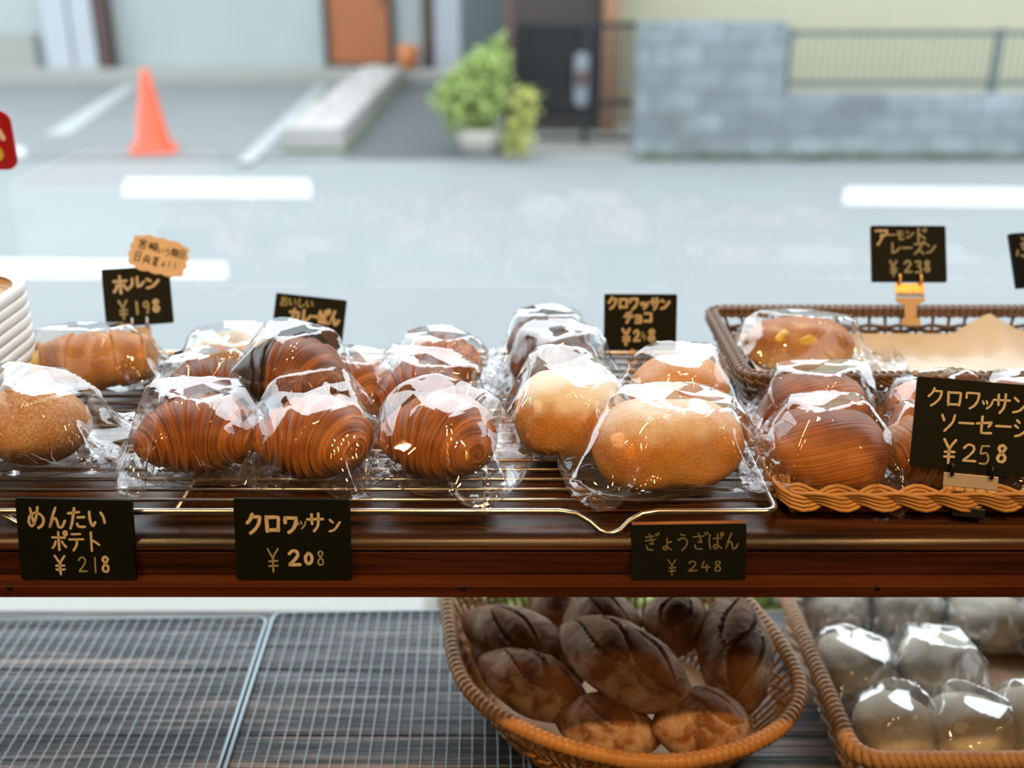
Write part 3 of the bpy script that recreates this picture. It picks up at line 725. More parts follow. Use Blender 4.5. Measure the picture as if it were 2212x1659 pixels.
board('price tag with six bold katakana over 208 yen, leaning under the plain croissants', on_ledge(634), 0.1, 0.074,
      [('クロ', 10*mm, 12*mm, 15.5*mm, 20*mm, 3.0*mm, A_), ('ワ', 42*mm, 14*mm, 14*mm, 17*mm, 3.0*mm, A_), ('ッ', 53*mm, 14*mm, 11*mm, 14*mm, 1.4*mm, B_), ('サ', 62*mm, 11*mm, 16*mm, 19*mm, 2.2*mm, A_), ('ン', 81*mm, 15*mm, 12*mm, 16*mm, 2.0*mm, A_),
       ('¥', 25*mm, 43*mm, 15*mm, 25*mm, 1.5*mm, B_), ('2', 44*mm, 45*mm, 14*mm, 17*mm, 2.8*mm, A_), ('0', 58*mm, 47*mm, 11*mm, 13*mm, 2.8*mm, A_), ('8', 69*mm, 45*mm, 10*mm, 16*mm, 1.3*mm, B_)], 10, 0, 0.6)
board('low price tag with faint writing and 248 yen, bare wooden top edge', (on_ledge(1488)[0], ly_, lz_), 0.1, 0.050,
      [('ぎょうざぱん', 10*mm, 7*mm, 14*mm, 17*mm, 1.3*mm, C_, 0.0, 1.0), ('¥', 30*mm, 30*mm, 11*mm, 16*mm, 1.2*mm, C_), ('248', 48*mm, 32*mm, 11*mm, 11*mm, 1.3*mm, C_, 0.0, 1.0)], 15, 0, -0.8, 0.006, edge=True)

def clip(root, w, mat, drop, base_y=0.0, plate=True):
    """two prongs, hinged plate, neck and clamp below a board (board coordinates: z up, y towards the back)"""
    R = root
    for s in (-1, 1):
        mb = MB(); mb.tube([(s*w*0.36, -0.0035, 0.009), (s*w*0.36, -0.0045, 0.003), (s*w*0.36, -0.003, -0.004)], 0.0018, 8)
        mb.tube([(s*w*0.36, 0.006, 0.007), (s*w*0.36, 0.007, 0.0), (s*w*0.36, 0.0, -0.004)], 0.0016, 8); obj('prong', mb, mat[0], R)
    mb = MB(); mb.box(-w/2, w/2, -0.001, 0.0015, -0.014, -0.002); hp = obj('hinge_plate', mb, mat[1], R, False, bevel=0.0006)
    mb = MB()
    for k in range(5): mb.tube([(-w/2 + w*k/5 + 0.0005, 0, -0.0165), (-w/2 + w*(k+1)/5 - 0.0005, 0, -0.0165)], 0.0024, 10)
    obj('hinge', mb, mat[2], hp)
    mb = MB(); n = w * 0.2
    poly = [(-w/2, -0.020), (w/2, -0.020), (w/2, -0.024), (n, -0.030), (n, -drop), (-n, -drop), (-n, -0.030), (-w/2, -0.024)]
    mb.prism(poly, -0.0008, 0.0012); mb.xf(Matrix.Rotation(math.pi/2, 4, 'X')); obj('neck', mb, mat[3], R, False)
    mb = MB(); mb.box(-w*0.3, w*0.3, -0.005, 0.007, -drop - 0.009, -drop); obj('clamp', mb, mat[4], R, False, bevel=0.001)
TANC = (M['brass'], M['brass'], M['clear_plastic'], M['tan_plastic'], M['tan_plastic'])
STLC = (M['steel'], M['clear_plastic'], M['clear_plastic'], M['clear_plastic'], M['steel'])
BLKC = (M['black_metal'], M['clear_plastic'], M['tan_plastic'], M['black_metal'], M['black_metal'])

# tag over the horn bread with its scalloped card
p = PY(303, 702, 1.235)
th_ = board('price tag reading 198 yen with a tan scalloped card over its corner', p, 0.079, 0.071,
      [('ホ', 11*mm, 7*mm, 20*mm, 26*mm, 3.2*mm, A_), ('ル', 29*mm, 10*mm, 21*mm, 17*mm, 3.0*mm, A_), ('ン', 49*mm, 12*mm, 19*mm, 17*mm, 3.2*mm, A_),
       ('¥', 14*mm, 38*mm, 15*mm, 26*mm, 2.6*mm, B_), ('1', 31*mm, 41*mm, 13*mm, 18*mm, 3.0*mm, B_), ('9', 42*mm, 41*mm, 13*mm, 17*mm, 2.6*mm, B_), ('8', 54*mm, 40*mm, 12*mm, 17*mm, 3.4*mm, A_)], 24, 14, 0)
clip(th_, 0.024, STLC, 0.036)
poly = []
for k in range(14 * 8):
    a = 2 * math.pi * k / 112; s = 1 + 0.055 * abs(math.sin(a * 7)) * 1.6
    ca, sa = math.cos(a), math.sin(a); q = (abs(ca) ** 4 + abs(sa) ** 4) ** -0.25
    poly.append((0.034 * ca * q * s * 0.96, 0.021 * sa * q * s))
mb = MB(); mb.prism(poly, 0.0012, 0.0022)
Tc = Matrix.Rotation(math.pi/2, 4, 'X') @ Matrix.Translation((0.029, 0.083, 0)) @ Matrix.Rotation(math.radians(-18), 4, 'Z')
cd = obj('scalloped_card', mb.xf(Tc), M['card'], th_, False)
mb = MB()
write(mb, '宮崎', -0.027, 0.016, 0.0115, 0.013, 0.0014, 0.0025, 0.0, 1.1); write(mb, 'いう', -0.003, 0.012, 0.008, 0.010, 0.0012, 0.0025); write(mb, '粗日', 0.013, 0.014, 0.009, 0.011, 0.0014, 0.0025)
write(mb, '日', -0.028, 0.0, 0.009, 0.013, 0.0013, 0.0025); write(mb, '向夏', -0.017, -0.002, 0.009, 0.012, 0.0014, 0.0025, 0.0, 1.15); write(mb, 'ょ!!', 0.004, -0.003, 0.007, 0.009, 0.0012, 0.0025)
obj('card_writing', mb.xf(Tc), M['ink'], cd, False)
# curry bread tag
p = PY(660, 748, 1.235)
tc_ = board('tilted price tag for curry bread behind the stacked croissant', p, 0.088, 0.062,
      [('おいしい', 6*mm, 3*mm, 10.5*mm, 13*mm, 1.9*mm, B_, 0.0, 1.0), ('カレー', 19*mm, 16*mm, 14.5*mm, 18*mm, 3.2*mm, A_, 0.0, 1.0), ('ぱん', 55*mm, 14*mm, 14*mm, 20*mm, 3.2*mm, A_, 0.0, 0.95)], 24, -2, 5.5)
clip(tc_, 0.024, STLC, 0.026)
# chocolate croissant tag
p = PY(1382, 768, 1.222)
tk = board('price tag in three lines with 248 yen standing upright at the rear of the rack', p, 0.0885, 0.075,
      [('クロワッサン', 4*mm, 3*mm, 13*mm, 16*mm, 3.1*mm, A_, -0.015, 0.98), ('チョコ', 24*mm, 20*mm, 12*mm, 16*mm, 3.0*mm, A_, 0.0, 0.98),
       ('¥', 20*mm, 41*mm, 14*mm, 22*mm, 3.2*mm, A_), ('2', 35*mm, 43*mm, 10*mm, 16*mm, 3.0*mm, A_), ('4', 44*mm, 45*mm, 9*mm, 12*mm, 1.6*mm, B_), ('8', 52*mm, 42*mm, 13*mm, 16*mm, 3.4*mm, A_)], 16, -1, 0)
for s in (-0.0095, 0.0095):
    mb = MB(); mb.tube([(s, -0.003, 0.008), (s, -0.0045, 0.002), (s, -0.003, -0.006)], 0.0022, 8); obj('prong', mb, M['brass'], tk)
mb = MB(); mb.box(-0.016, 0.016, -0.006, 0.006, -0.012, -0.003); obj('clamp', mb, M['brass'], tk, False, bevel=0.001)
# almond raisin tag on the brown basket
p = PY(1965, 609, 1.274)
ta = board('price tag with 238 yen on a tan hinged clip over the brown basket', p, 0.0925, 0.071,
      [('ア', 3*mm, 3*mm, 20*mm, 23*mm, 2.6*mm, A_), ('ーモ', 19*mm, 5*mm, 11*mm, 14*mm, 2.2*mm, B_), ('ン', 42*mm, 5*mm, 12*mm, 12*mm, 2.0*mm, B_), ('ド', 52*mm, 2*mm, 18*mm, 22*mm, 2.4*mm, B_),
       ('レーズン', 22*mm, 20*mm, 15*mm, 17*mm, 2.3*mm, B_, 0.0, 0.98), ('¥', 20*mm, 43*mm, 13*mm, 22*mm, 2.6*mm, B_), ('23', 38*mm, 43*mm, 13*mm, 18*mm, 2.5*mm, B_), ('8', 63*mm, 43*mm, 11*mm, 16*mm, 2.9*mm, B_)], 27, -1, 0)
clip(ta, 0.036, TANC, 0.046)
# cut-off tag at the right
p = PY(2266, 618, 1.285)
tr_ = board('price tag cut off by the right edge of the photo above the liner paper', p, 0.092, 0.070,
      [('ぷ', 5*mm, 4*mm, 26*mm, 30*mm, 2.8*mm, B_), ('¥', 24*mm, 40*mm, 14*mm, 22*mm, 2.6*mm, B_)], 27, 14, 0)
clip(tr_, 0.036, TANC, 0.044)
# sausage croissant tag on the honey basket
p = PY(2098, 1020, 0.848)
ts = board('large price tag with 258 yen clipped to the rim of the honey wicker basket', p, 0.104, 0.081,
      [('クロワ', 9*mm, 8*mm, 15.5*mm, 18*mm, 2.0*mm, A_, 0.0, 1.0), ('ッ', 54*mm, 11*mm, 13*mm, 14*mm, 1.8*mm, A_), ('サン', 64*mm, 8*mm, 16*mm, 20*mm, 2.0*mm, A_, 0.0, 1.0),
       ('ソーセージ', 21*mm, 29*mm, 15.5*mm, 19*mm, 2.0*mm, A_, 0.0, 1.0), ('¥', 24*mm, 52*mm, 16*mm, 24*mm, 2.2*mm, A_), ('2', 41*mm, 55*mm, 16*mm, 19*mm, 2.0*mm, A_), ('5', 55*mm, 54*mm, 13*mm, 21*mm, 1.7*mm, B_), ('8', 69*mm, 53*mm, 14*mm, 18*mm, 2.6*mm, A_)], 22, -11, 0.8)
clip(ts, 0.046, BLKC, 0.031)

# ------------------------------------------------------------------ 6 trays and red sign
ctr = PZ(84, 600, 1.318)
TW, TD = 0.26, 0.36
for i in range(12):
    z = SZ + 0.002 + i * 0.0117
    lab = ['lowest white tray of the stack at the left, standing on the shelf'] + ['%s white tray from the bottom of the stack at the left' % w for w in ('second', 'third', 'fourth', 'fifth', 'sixth', 'seventh', 'eighth', 'ninth', 'tenth', 'eleventh')] + ['topmost white tray of the stack at the left, beige inside']
    t_ = thing('serving_tray', lab[i], 'tray', (ctr.x + 0.006 - TW / 2, ctr.y - TD / 2 + 0.005, z), 0.0, 'white trays stacked at the left')
    mb = MB(); sec = [(0.005, 0.0125), (0.002, 0.0148), (-0.003, 0.0155), (-0.0065, 0.0150), (-0.0075, 0.0138), (-0.0076, 0.0062), (-0.0064, 0.0052), (0.004, 0.0048), (0.012, 0.0015)]
    ring = rounded(TW, TD, 0.06, 8); n = len(ring)
    vs, fs = [], []
    for off, zz in sec:
        for x, y in rounded(TW - 2*(off + 0.007), TD - 2*(off + 0.007), 0.06 - off, 8): vs.append((x, y, zz))
    for a in range(len(sec) - 1):
        for k in range(n): fs.append((a*n + k, a*n + (k+1) % n, (a+1)*n + (k+1) % n, (a+1)*n + k))
    mb.add(vs, fs); obj('rim', mb, M['white_plastic'], t_)
    mb = MB(); mb.prism(rounded(TW - 0.03, TD - 0.03, 0.05, 8), 0.001, 0.003)
    pr = rounded(TW - 0.03, TD - 0.03, 0.05, 8); qr = rounded(TW - 0.014, TD - 0.014, 0.056, 8)
    mb.add([(x, y, 0.002) for x, y in pr] + [(x, y, 0.0125) for x, y in qr], [(k, (k+1) % n, n + (k+1) % n, n + k) for k in range(n)])
    obj('tray_floor', mb, M['tray_inside'] if i == 11 else M['white_plastic'], t_, False)

sy = WIN + 0.018
pr_ = PY(31, 300, sy); zb, zt = PY(20, 366, sy).z, PY(5, 238, sy).z
sg = thing('hanging_sign', 'red rounded sign stuck to the window glass at the left edge', 'sign', (pr_.x, sy, zb))
R = Matrix.Rotation(math.pi/2, 4, 'X'); hh = zt - zb
mb = MB(); mb.prism([(x - 0.055, y + hh/2) for x, y in rounded(0.11, hh, 0.014, 8)], 0, 0.003); obj('sign_plate', mb.xf(R), M['red_plastic'], sg, False)
mb = MB(); ribbon(mb, [(-0.030, hh*0.70), (-0.0215, hh*0.735), (-0.0165, hh*0.66), (-0.0125, hh*0.54)], 0.0065, 0.0034); ribbon(mb, [(-0.046, hh*0.80), (-0.040, hh*0.55)], 0.006, 0.0034)
obj('sign_lettering', mb.xf(R), M['sign_white'], sg, False)
mb = MB(); mb.prism([(-0.0255 + 0.010*math.cos(a*math.pi/10), hh*0.28 + 0.010*math.sin(a*math.pi/10)) for a in range(20)], 0.003, 0.0036); obj('yellow_dot', mb.xf(R), M['sign_yellow'], sg, False)

# ------------------------------------------------------------------ 7 wire nets on the lower shelf
def net(label, corner, other, width, side):
    c = PZ(*corner, LZ + 0.004); d = (c - PZ(*other, LZ + 0.004)).normalized(); s = Vector((d.y, -d.x, 0)) * side
    L = 0.42
    root = thing('wire_net', label, 'wire rack', (c.x, c.y, LZ + 0.0015), 0, 'square mesh cooling nets on the lower shelf')
    mb = MB(); r = 0.012
    def P(a, b, z=0.0025): v = s * a - d * b; return (v.x, v.y, z)
    ring = [P(r, 0), P(width - r, 0), P(width - r*0.3, r*0.3), P(width, r), P(width, L - r), P(width - r, L), P(r, L), P(0, L - r), P(0, r), P(r*0.3, r*0.3)]
    mb.tube(ring, 0.0023, 8, True); obj('rim', mb, M['galvanised'], root)
    mb = MB(); st = 0.0145
    k = st
    while k < width - 0.004:
        pts = [P(k, b * st / 2, 0.003 + 0.0006 * (-1) ** b) for b in range(int(2 * L / st) + 1)]
        mb.tube(pts, 0.00068, 5, False, False); k += st
    k = st
    while k < L - 0.004:
        mb.tube([P(0, k, 0.0025), P(width, k, 0.0025)], 0.00042, 5, False, False); k += st
    obj('mesh', mb, M['galvanised'], root)
net('square mesh wire net lying at the left on the lower shelf', (578, 1334), (472, 1659), 0.50, -1)
net('square mesh wire net lying beside and under the bread basket', (592, 1325), (486, 1659), 0.34, 1)

# ------------------------------------------------------------------ 8 baskets
def path_len(pts): return [0] + list(np.cumsum([(Vector(pts[i+1]) - Vector(pts[i])).length for i in range(len(pts) - 1)]))
def resample(pts, n, closed=True):
    pts = [Vector(p) for p in pts]
    if closed: pts = pts + [pts[0]]
    s = path_len(pts); T = s[-1]; out = []
    xs = np.linspace(0, T, n, endpoint=not closed)
    for d in range(3): out.append(np.interp(xs, s, [p[d] for p in pts]))
    return [Vector(q) for q in zip(*out)], T
def smooth_closed(ctrl, n):
    out = []; m = len(ctrl)
    for i in range(m):
        p0, p1, p2, p3 = [Vector(ctrl[(i + k) % m]) for k in (-1, 0, 1, 2)]
        for k in range(n):
            t = k / n
            out.append(0.5 * (2*p1 + (p2-p0)*t + (2*p0-5*p1+4*p2-p3)*t*t + (3*p1-p0-3*p2+p3)*t**3))
    return out
def frames(P):
    n = len(P); out = []
    for i in range(n):
        t = (P[(i+1) % n] - P[i-1]).normalized(); nr = Vector((t.y, -t.x, 0)).normalized(); out.append((t, nr))
    return out
def wrapped_rim(P, T, r, pitch, mb):
    m = int(T / pitch) * 6; Q, _ = resample(P, m); rs = [r * (0.90 + 0.14 * math.sin(math.pi * ((i % 6) + 0.5) / 6)) for i in range(m)]
    mb.tube(Q, rs, 10, True)
def braid_rim(P, T, r, amp, lam, mb, strands=3, rods=2, vert=1.0):
    k = max(2, round(T / lam)); m = k * 14; Q, _ = resample(P, m); F = frames(Q)
    for s in range(strands):
        for q in range(rods):
            pts = []
            for i in range(m):
                ph = 2*math.pi*k*i/m + 2*math.pi*s/strands
                off = (q - (rods-1)/2) * r * 1.9
                pts.append(Q[i] + F[i][1] * (amp * math.sin(ph) + off * 0.5 * math.cos(ph)) + Vector((0, 0, vert * (amp * 0.7 * math.sin(2 * ph) * 0.6 + off * 0.9))))
            mb.tube(pts, r, 7, True)
def wicker_side(Pt, Pb, n_st, rows, r_st, r_w, mbs, mbw, per=4):
    """stakes between two closed curves of equal point count and woven rods in and out of them"""
    T, _ = resample(Pt, n_st * per); B, _ = resample(Pb, n_st * per); F = frames(T)
    for i in range(0, n_st * per, per): mbs.tube([B[i], T[i]], r_st, 6)
    for row in rows:
        pts = []
        for i in range(n_st * per):
            w = math.sin(math.pi * i / per + math.pi / 2) * (1 if rows.index(row) % 2 else -1)
            pts.append(B[i].lerp(T[i], row) + F[i][1] * w * (r_w + r_st) * 0.8)
        mbw.tube(pts, r_w, 6, True)

# -- bread basket on the lower shelf
ctrl = [(0.135, 0.852, 0.895), (0.03, 0.885, 0.898), (-0.045, 0.953, 0.902), (-0.072, 1.045, 0.912), (-0.072, 1.140, 0.930), (0.0, 1.205, 0.945), (0.12, 1.225, 0.945), (0.235, 1.19, 0.930), (0.300, 1.085, 0.908), (0.3195, 0.980, 0.900), (0.290, 0.912, 0.896), (0.225, 0.868, 0.895)]
Pr = smooth_closed(ctrl, 10); bc = Vector((0.125, 1.035, LZ))
bk = thing('bread_basket', 'round honey wicker basket filled with rustic loaves on the lower shelf', 'basket', tuple(bc))
Pr = [p - bc for p in Pr]
Pb = [Vector((p.x * 0.74, p.y * 0.70, 0.010)) for p in Pr]
Q, T = resample(Pr, 240)
mb = MB(); wrapped_rim(Pr, T, 0.0088, 0.0078, mb); obj('wrapped_rim', mb, M['wicker_honey'], bk)
mbs, mbw = MB(), MB(); wicker_side([p + Vector((0, 0, -0.006)) for p in Pr], Pb, 96, [0.06, 0.12, 0.18, 0.62, 0.70, 0.78], 0.0022, 0.0022, mbs, mbw)
# outward belly: rods between the two curves
obj('stakes', mbs, M['wicker_honey_pale'], bk); obj('weave', mbw, M['wicker_honey'], bk)
mb = MB(); n = len(Pb); mb.add([(0, 0, 0.008)] + [tuple(p) for p in Pb], [(0, 1 + i, 1 + (i+1) % n) for i in range(n)])
mb.add([(0, 0, 0.002)] + [(p.x, p.y, 0.002) for p in Pb], [(0, 1 + (i+1) % n, 1 + i) for i in range(n)]); obj('base', mb, M['wicker_honey'], bk, False)

# -- rectangular basket of white buns on the lower shelf
bx0, bx1, by0, by1 = 0.358, 0.92, 0.880, 1.215
def rect_path(x0, x1, y0, y1, r, z, n=6):
    out = []
    for cx, cy, a0 in ((x1 - r, y0 + r, -90), (x1 - r, y1 - r, 0), (x0 + r, y1 - r, 90), (x0 + r, y0 + r, 180)):
        for k in range(n + 1):
            a = math.radians(a0 + 90 * k / n); out.append(Vector((cx + r * math.cos(a), cy + r * math.sin(a), z)))
    return out
wb = thing('bun_basket', 'long tan wicker basket of bagged white buns on the lower shelf', 'basket', (bx0, by0, LZ))
w_, d_ = bx1 - bx0, by1 - by0
Pr = rect_path(0, w_, 0, d_, 0.03, 0.068); Q, T = resample(Pr, 300)
mb = MB(); k_ = int(T / 0.0165); m = k_ * 14
for s in range(2):
    Qs, _ = resample(Pr, m); F = frames(Qs); pts = []
    for i in range(m):
        ph = 2*math.pi*k_*i/m + math.pi*s
        pts.append(Qs[i] + F[i][1]*0.0058*math.sin(ph) + Vector((0, 0, 0.0058*math.cos(ph))))
    mb.tube(pts, 0.0050, 8, True)
mb.tube(Q, 0.0050, 8, True)
obj('coiled_rim', mb, M['wicker_tan'], wb)
mbs, mbw = MB(), MB(); wicker_side([p + Vector((0,0,-0.004)) for p in Pr], [Vector((p.x*0.96+w_*0.02, p.y*0.94+d_*0.03, 0.006)) for p in Pr], 110, [0.15,0.28,0.41,0.54,0.67,0.8,0.92], 0.0018, 0.0026, mbs, mbw)
obj('stakes', mbs, M['wicker_tan'], wb); obj('weave', mbw, M['wicker_tan'], wb)
mb = MB(); mb.prism(rounded(w_*0.96, d_*0.94, 0.03, 5, w_/2, d_/2), 0.002, 0.008); obj('base', mb, M['wicker_tan'], wb, False)

# -- shallow honey basket, front right of the upper shelf
hx0, hx1, hy0, hy1 = 0.243, 0.78, 0.832, 1.020
hb = thing('pastry_basket', 'shallow honey wicker basket with a braided rim at the front right of the shelf', 'basket', (hx0, hy0, SZ))
w_, d_ = hx1 - hx0, hy1 - hy0
Pr = rect_path(0.0, w_, 0.008, d_, 0.022, 0.021); Q, T = resample(Pr, 300)
mb = MB(); braid_rim(Pr, T, 0.0020, 0.0080, 0.105, mb, 3, 4, 1.0); obj('braided_rim', mb, M['wicker_honey_pale'], hb)
mbs, mbw = MB(), MB(); wicker_side([p + Vector((0,0,-0.004)) for p in Pr], [Vector((p.x*0.97+w_*0.015, p.y*0.9+d_*0.06, 0.004)) for p in Pr], 84, [0.2, 0.5, 0.8], 0.0017, 0.0020, mbs, mbw)
obj('stakes', mbs, M['wicker_honey_pale'], hb); obj('weave', mbw, M['wicker_honey'], hb)
mb = MB(); mb.box(0.01, w_ - 0.01, 0.018, d_ - 0.01, 0.001, 0.0035)
x = 0.018
while x < w_ - 0.01: mb.tube([(x, 0.016, 0.0048), (x, d_ - 0.012, 0.0048)], 0.0021, 6); x += 0.0075
obj('base', mb, M['wicker_honey'], hb)

# -- deeper brown basket behind it with liner paper
kx0, kx1, ky0, ky1 = 0.246, 0.80, 1.040, 1.268
kb = thing('brown_basket', 'dark brown wicker basket lined with cream paper at the rear right', 'basket', (kx0, ky0, SZ))
w_, d_ = kx1 - kx0, ky1 - ky0
Pr = rect_path(0, w_, 0, d_, 0.02, 0.056); Q, T = resample(Pr, 300)
mb = MB(); braid_rim(Pr, T, 0.0030, 0.0052, 0.026, mb, 3, 2, 1.0); obj('braided_rim', mb, M['wicker_brown'], kb)
mbs, mbw = MB(), MB(); wicker_side([p + Vector((0,0,-0.006)) for p in Pr], [Vector((p.x*0.93+w_*0.035, p.y*0.88+d_*0.06, 0.004)) for p in Pr], 76, [0.06, 0.17, 0.28, 0.39, 0.50, 0.61, 0.72], 0.0022, 0.0027, mbs, mbw)
obj('stakes', mbs, M['wicker_brown'], kb); obj('weave', mbw, M['wicker_brown'], kb)
mb = MB(); mb.box(0.03, w_ - 0.03, 0.025, d_ - 0.025, 0.001, 0.005); obj('base', mb, M['wicker_brown'], kb, False)
# liner paper
mb = MB(); NX, NY = 60, 36; vs = []
for j in range(NY):
    for i in range(NX):
        u, v = i / (NX - 1), j / (NY - 1)
        x, y = 0.028 + u * (w_ - 0.06), 0.022 + v * (d_ - 0.038)
        e = min(u * (w_ - 0.06), v * d_ * 1.0, (1 - v) * d_ * 1.0, (1 - u) * w_)
        z = 0.010 + (0.022 if v > 0.5 else 0.028) * max(0, 1 - e / 0.032) ** 1.4
        z += (0.010 * abs(mnoise.noise(Vector((x * 26, y * 26, 3.1)))) + 0.004 * mnoise.noise(Vector((x * 60, y * 60, 1.1)))) * min(1, e / 0.02)
        k = max(0, 1 - abs(u - 0.64) / 0.085) * max(0, (v - 0.80) / 0.20) ** 1.3
        z += 0.026 * k; y += 0.004 * k
        k2 = math.exp(-((u - 0.84) / 0.10) ** 2) * max(0, (v - 0.75) / 0.25)
        z += 0.014 * k2
        vs.append((x, y, max(z, 0.007)))
mb.add(vs, [(j*NX+i, j*NX+i+1, (j+1)*NX+i+1, (j+1)*NX+i) for j in range(NY-1) for i in range(NX-1)])
lp = obj('liner_paper', mb, M['paper']); lp.location = (kx0, ky0, SZ); tag(lp, 'crumpled cream liner paper spread inside the dark brown basket', 'paper')

# ------------------------------------------------------------------ 9 breads
def surf(nt, nth, fn):
    """closed tube-like surface: fn(t in -1..1, theta) -> (point, bake, lam, extra)"""
    mb = MB(); vs, bk, lam, ex = [], [], [], []
    for i in range(nt):
        t = -1 + 2 * i / (nt - 1)
        for k in range(nth):
            p, b, l, e = fn(t, 2 * math.pi * k / nth); vs.append(p); bk.append(b); lam.append(l); ex.append(e)
    fs = [(i*nth+k, i*nth+(k+1) % nth, (i+1)*nth+(k+1) % nth, (i+1)*nth+k) for i in range(nt-1) for k in range(nth)]
    fs += [tuple(range(nth - 1, -1, -1)), tuple((nt-1)*nth + k for k in range(nth))]
    mb.add(vs, fs); two = isinstance(ex[0], tuple)
    mb.att = {'bake': bk, 'lam': lam, 'dust_sheen': [e[0] for e in ex] if two else ex, 'slash': [e[1] for e in ex] if two else ex}
    return mb
def finish(mb, dims, flat=0.12):
    """scale to dims, rest on z = 0 with a flattened underside"""
    v = np.array(mb.v); lo, hi = v.min(0), v.max(0); v = (v - (lo + hi) / 2) / (hi - lo) * 2
    z = v[:, 2]; z = np.where(z < -1 + flat * 2, -1 + flat * 2 + (z + 1 - flat * 2) * 0.15, z); v[:, 2] = z
    v[:, 2] = (v[:, 2] - z.min()) / (z.max() - z.min()); v = v * np.array([dims[0] / 2, dims[1] / 2, dims[2]])
    mb.v = [tuple(q) for q in v]; return mb
def croissant(dims, bend=95, ridges=4.0, seed=0, fat=1.0, bake=0.45, tips=0.10):
    rnd = random.Random(seed); sk = rnd.uniform(0.12, 0.22); ph = rnd.uniform(0, 6); B = math.radians(bend); Rc = 2.0 / B
    def fn(t, th):
        a = t * B / 2
        c = Vector((Rc * math.sin(a), -Rc * (1 - math.cos(a)), 0)); nrm = Vector((math.sin(a), math.cos(a), 0))
        s = abs(t) * ridges + sk * math.cos(th - 0.6) + 0.06 * math.sin(th * 3 + ph) + 0.25
        fr = s - math.floor(s); step = math.floor(s)
        prof = (max(0.0, 1 - abs(t) ** 2.0)) ** 0.72
        r = 0.62 * fat * (tips + (1 - tips) * prof) * (1.0 + 0.13 * (0.5 - fr))
        r *= math.sqrt(max(0.0, 1 - max(0.0, (abs(t) - 0.90) / 0.1) ** 2)) * 0.96 + 0.04
        r *= 1 + 0.02 * mnoise.noise(Vector((t * 3, math.cos(th) * 1.5, math.sin(th) * 1.5 + seed)))
        p = c + nrm * (r * math.cos(th)) + Vector((0, 0, r * 0.86 * math.sin(th)))
        up = 0.5 + 0.5 * math.sin(th)
        b = bake + 0.30 * (up - 0.45) + 0.20 * math.sin(math.pi * min(1, fr * 1.15)) - 0.14 + 0.12 * max(0, 1 - fr * 9)
        return p, b, t * 2.4 + 0.10 * math.sin(th) + step * 0.37 * (1 if t > 0 else -1), 0.0
    return finish(surf(180, 56, fn), dims)
def blob(dims, seed=0, bake=0.3, p=2.3, seam=0.0, dust_sheen=0.0, lump=0.05, taper=0.0, crown=0.55):
    def fn(t, th):
        prof = (max(0.0, 1 - abs(t) ** p)) ** (1 / 2.0); prof = max(prof, 0.02)
        w = 1 + taper * t
        n = mnoise.noise(Vector((t * 1.6 + seed * 3.1, math.cos(th) * 1.2, math.sin(th) * 1.2)))
        n2 = mnoise.noise(Vector((t * 5 + seed, math.cos(th) * 4, math.sin(th) * 4)))
        r = prof * w * (1 + lump * n * 2 + lump * 0.35 * n2)
        if seam: r *= 1 - seam * math.exp(-((math.sin(th) - 0.15) / 0.22) ** 2) * (1 if math.cos(th) < 0 else 0)
        up = math.sin(th)
        b = bake + 0.25 * (up if crown >= 0 else -up) + 0.25 * n
        d = dust_sheen * max(0, min(1, (up * prof - 0.25) * 2.2 + 0.5 * n2))  # white top: powder, and on sugared buns the window's reflection put into the colour
        return Vector((t, r * math.copysign(abs(math.cos(th)) ** 0.86, math.cos(th)), r * math.copysign(abs(up) ** 0.86, up))), b, t, d
    return finish(surf(72, 56, fn), dims, 0.16)
def loaf(dims, seed=0, cuts=((-0.28, 0.9), (0.32, 0.9)), pt=2.0):
    rnd = random.Random(seed)
    def fn(t, th):
        prof = (max(0.0, 1 - abs(t) ** 2.1)) ** 0.72 + 0.015
        n = mnoise.noise(Vector((t * 2.2 + seed * 5.3, math.cos(th), math.sin(th))))
        n2 = mnoise.noise(Vector((t * 9 + seed, 4 * math.cos(th), 4 * math.sin(th))))
        r = prof * (1 + 0.07 * n + 0.018 * n2); sl = 0.0; rg = 0.0
        an = th - math.pi / 2
        if abs(an) < 1.5:
            for t0, sp in cuts:
                # long lens-shaped opening running diagonally over the crown
                u = (t - t0) / 0.52 ; v = an - 0.62 * sp * u
                if abs(u) < 1:
                    half = 0.46 * (1 - u * u) ** 0.7 + 0.02; q = v / half
                    if abs(q) < 1:
                        sl = 1.0
                        r *= 1 + 0.06 * (1 - q * q) - 0.085 * math.exp(-((abs(q) - 0.90) / 0.12) ** 2)
                    elif abs(q) < 1.30:
                        r *= 1 + 0.065 * (1 - (abs(q) - 1) / 0.30)
                        if 1 <= abs(q) < 1.9: rg = max(rg, 1 - (abs(q) - 1) / 0.9)
        return Vector((t * 2.0, r * 0.9 * math.cos(th), r * 0.8 * math.sin(th))), 0.5, t, (rg, sl)
    return finish(surf(150, 90, fn), dims, 0.08)

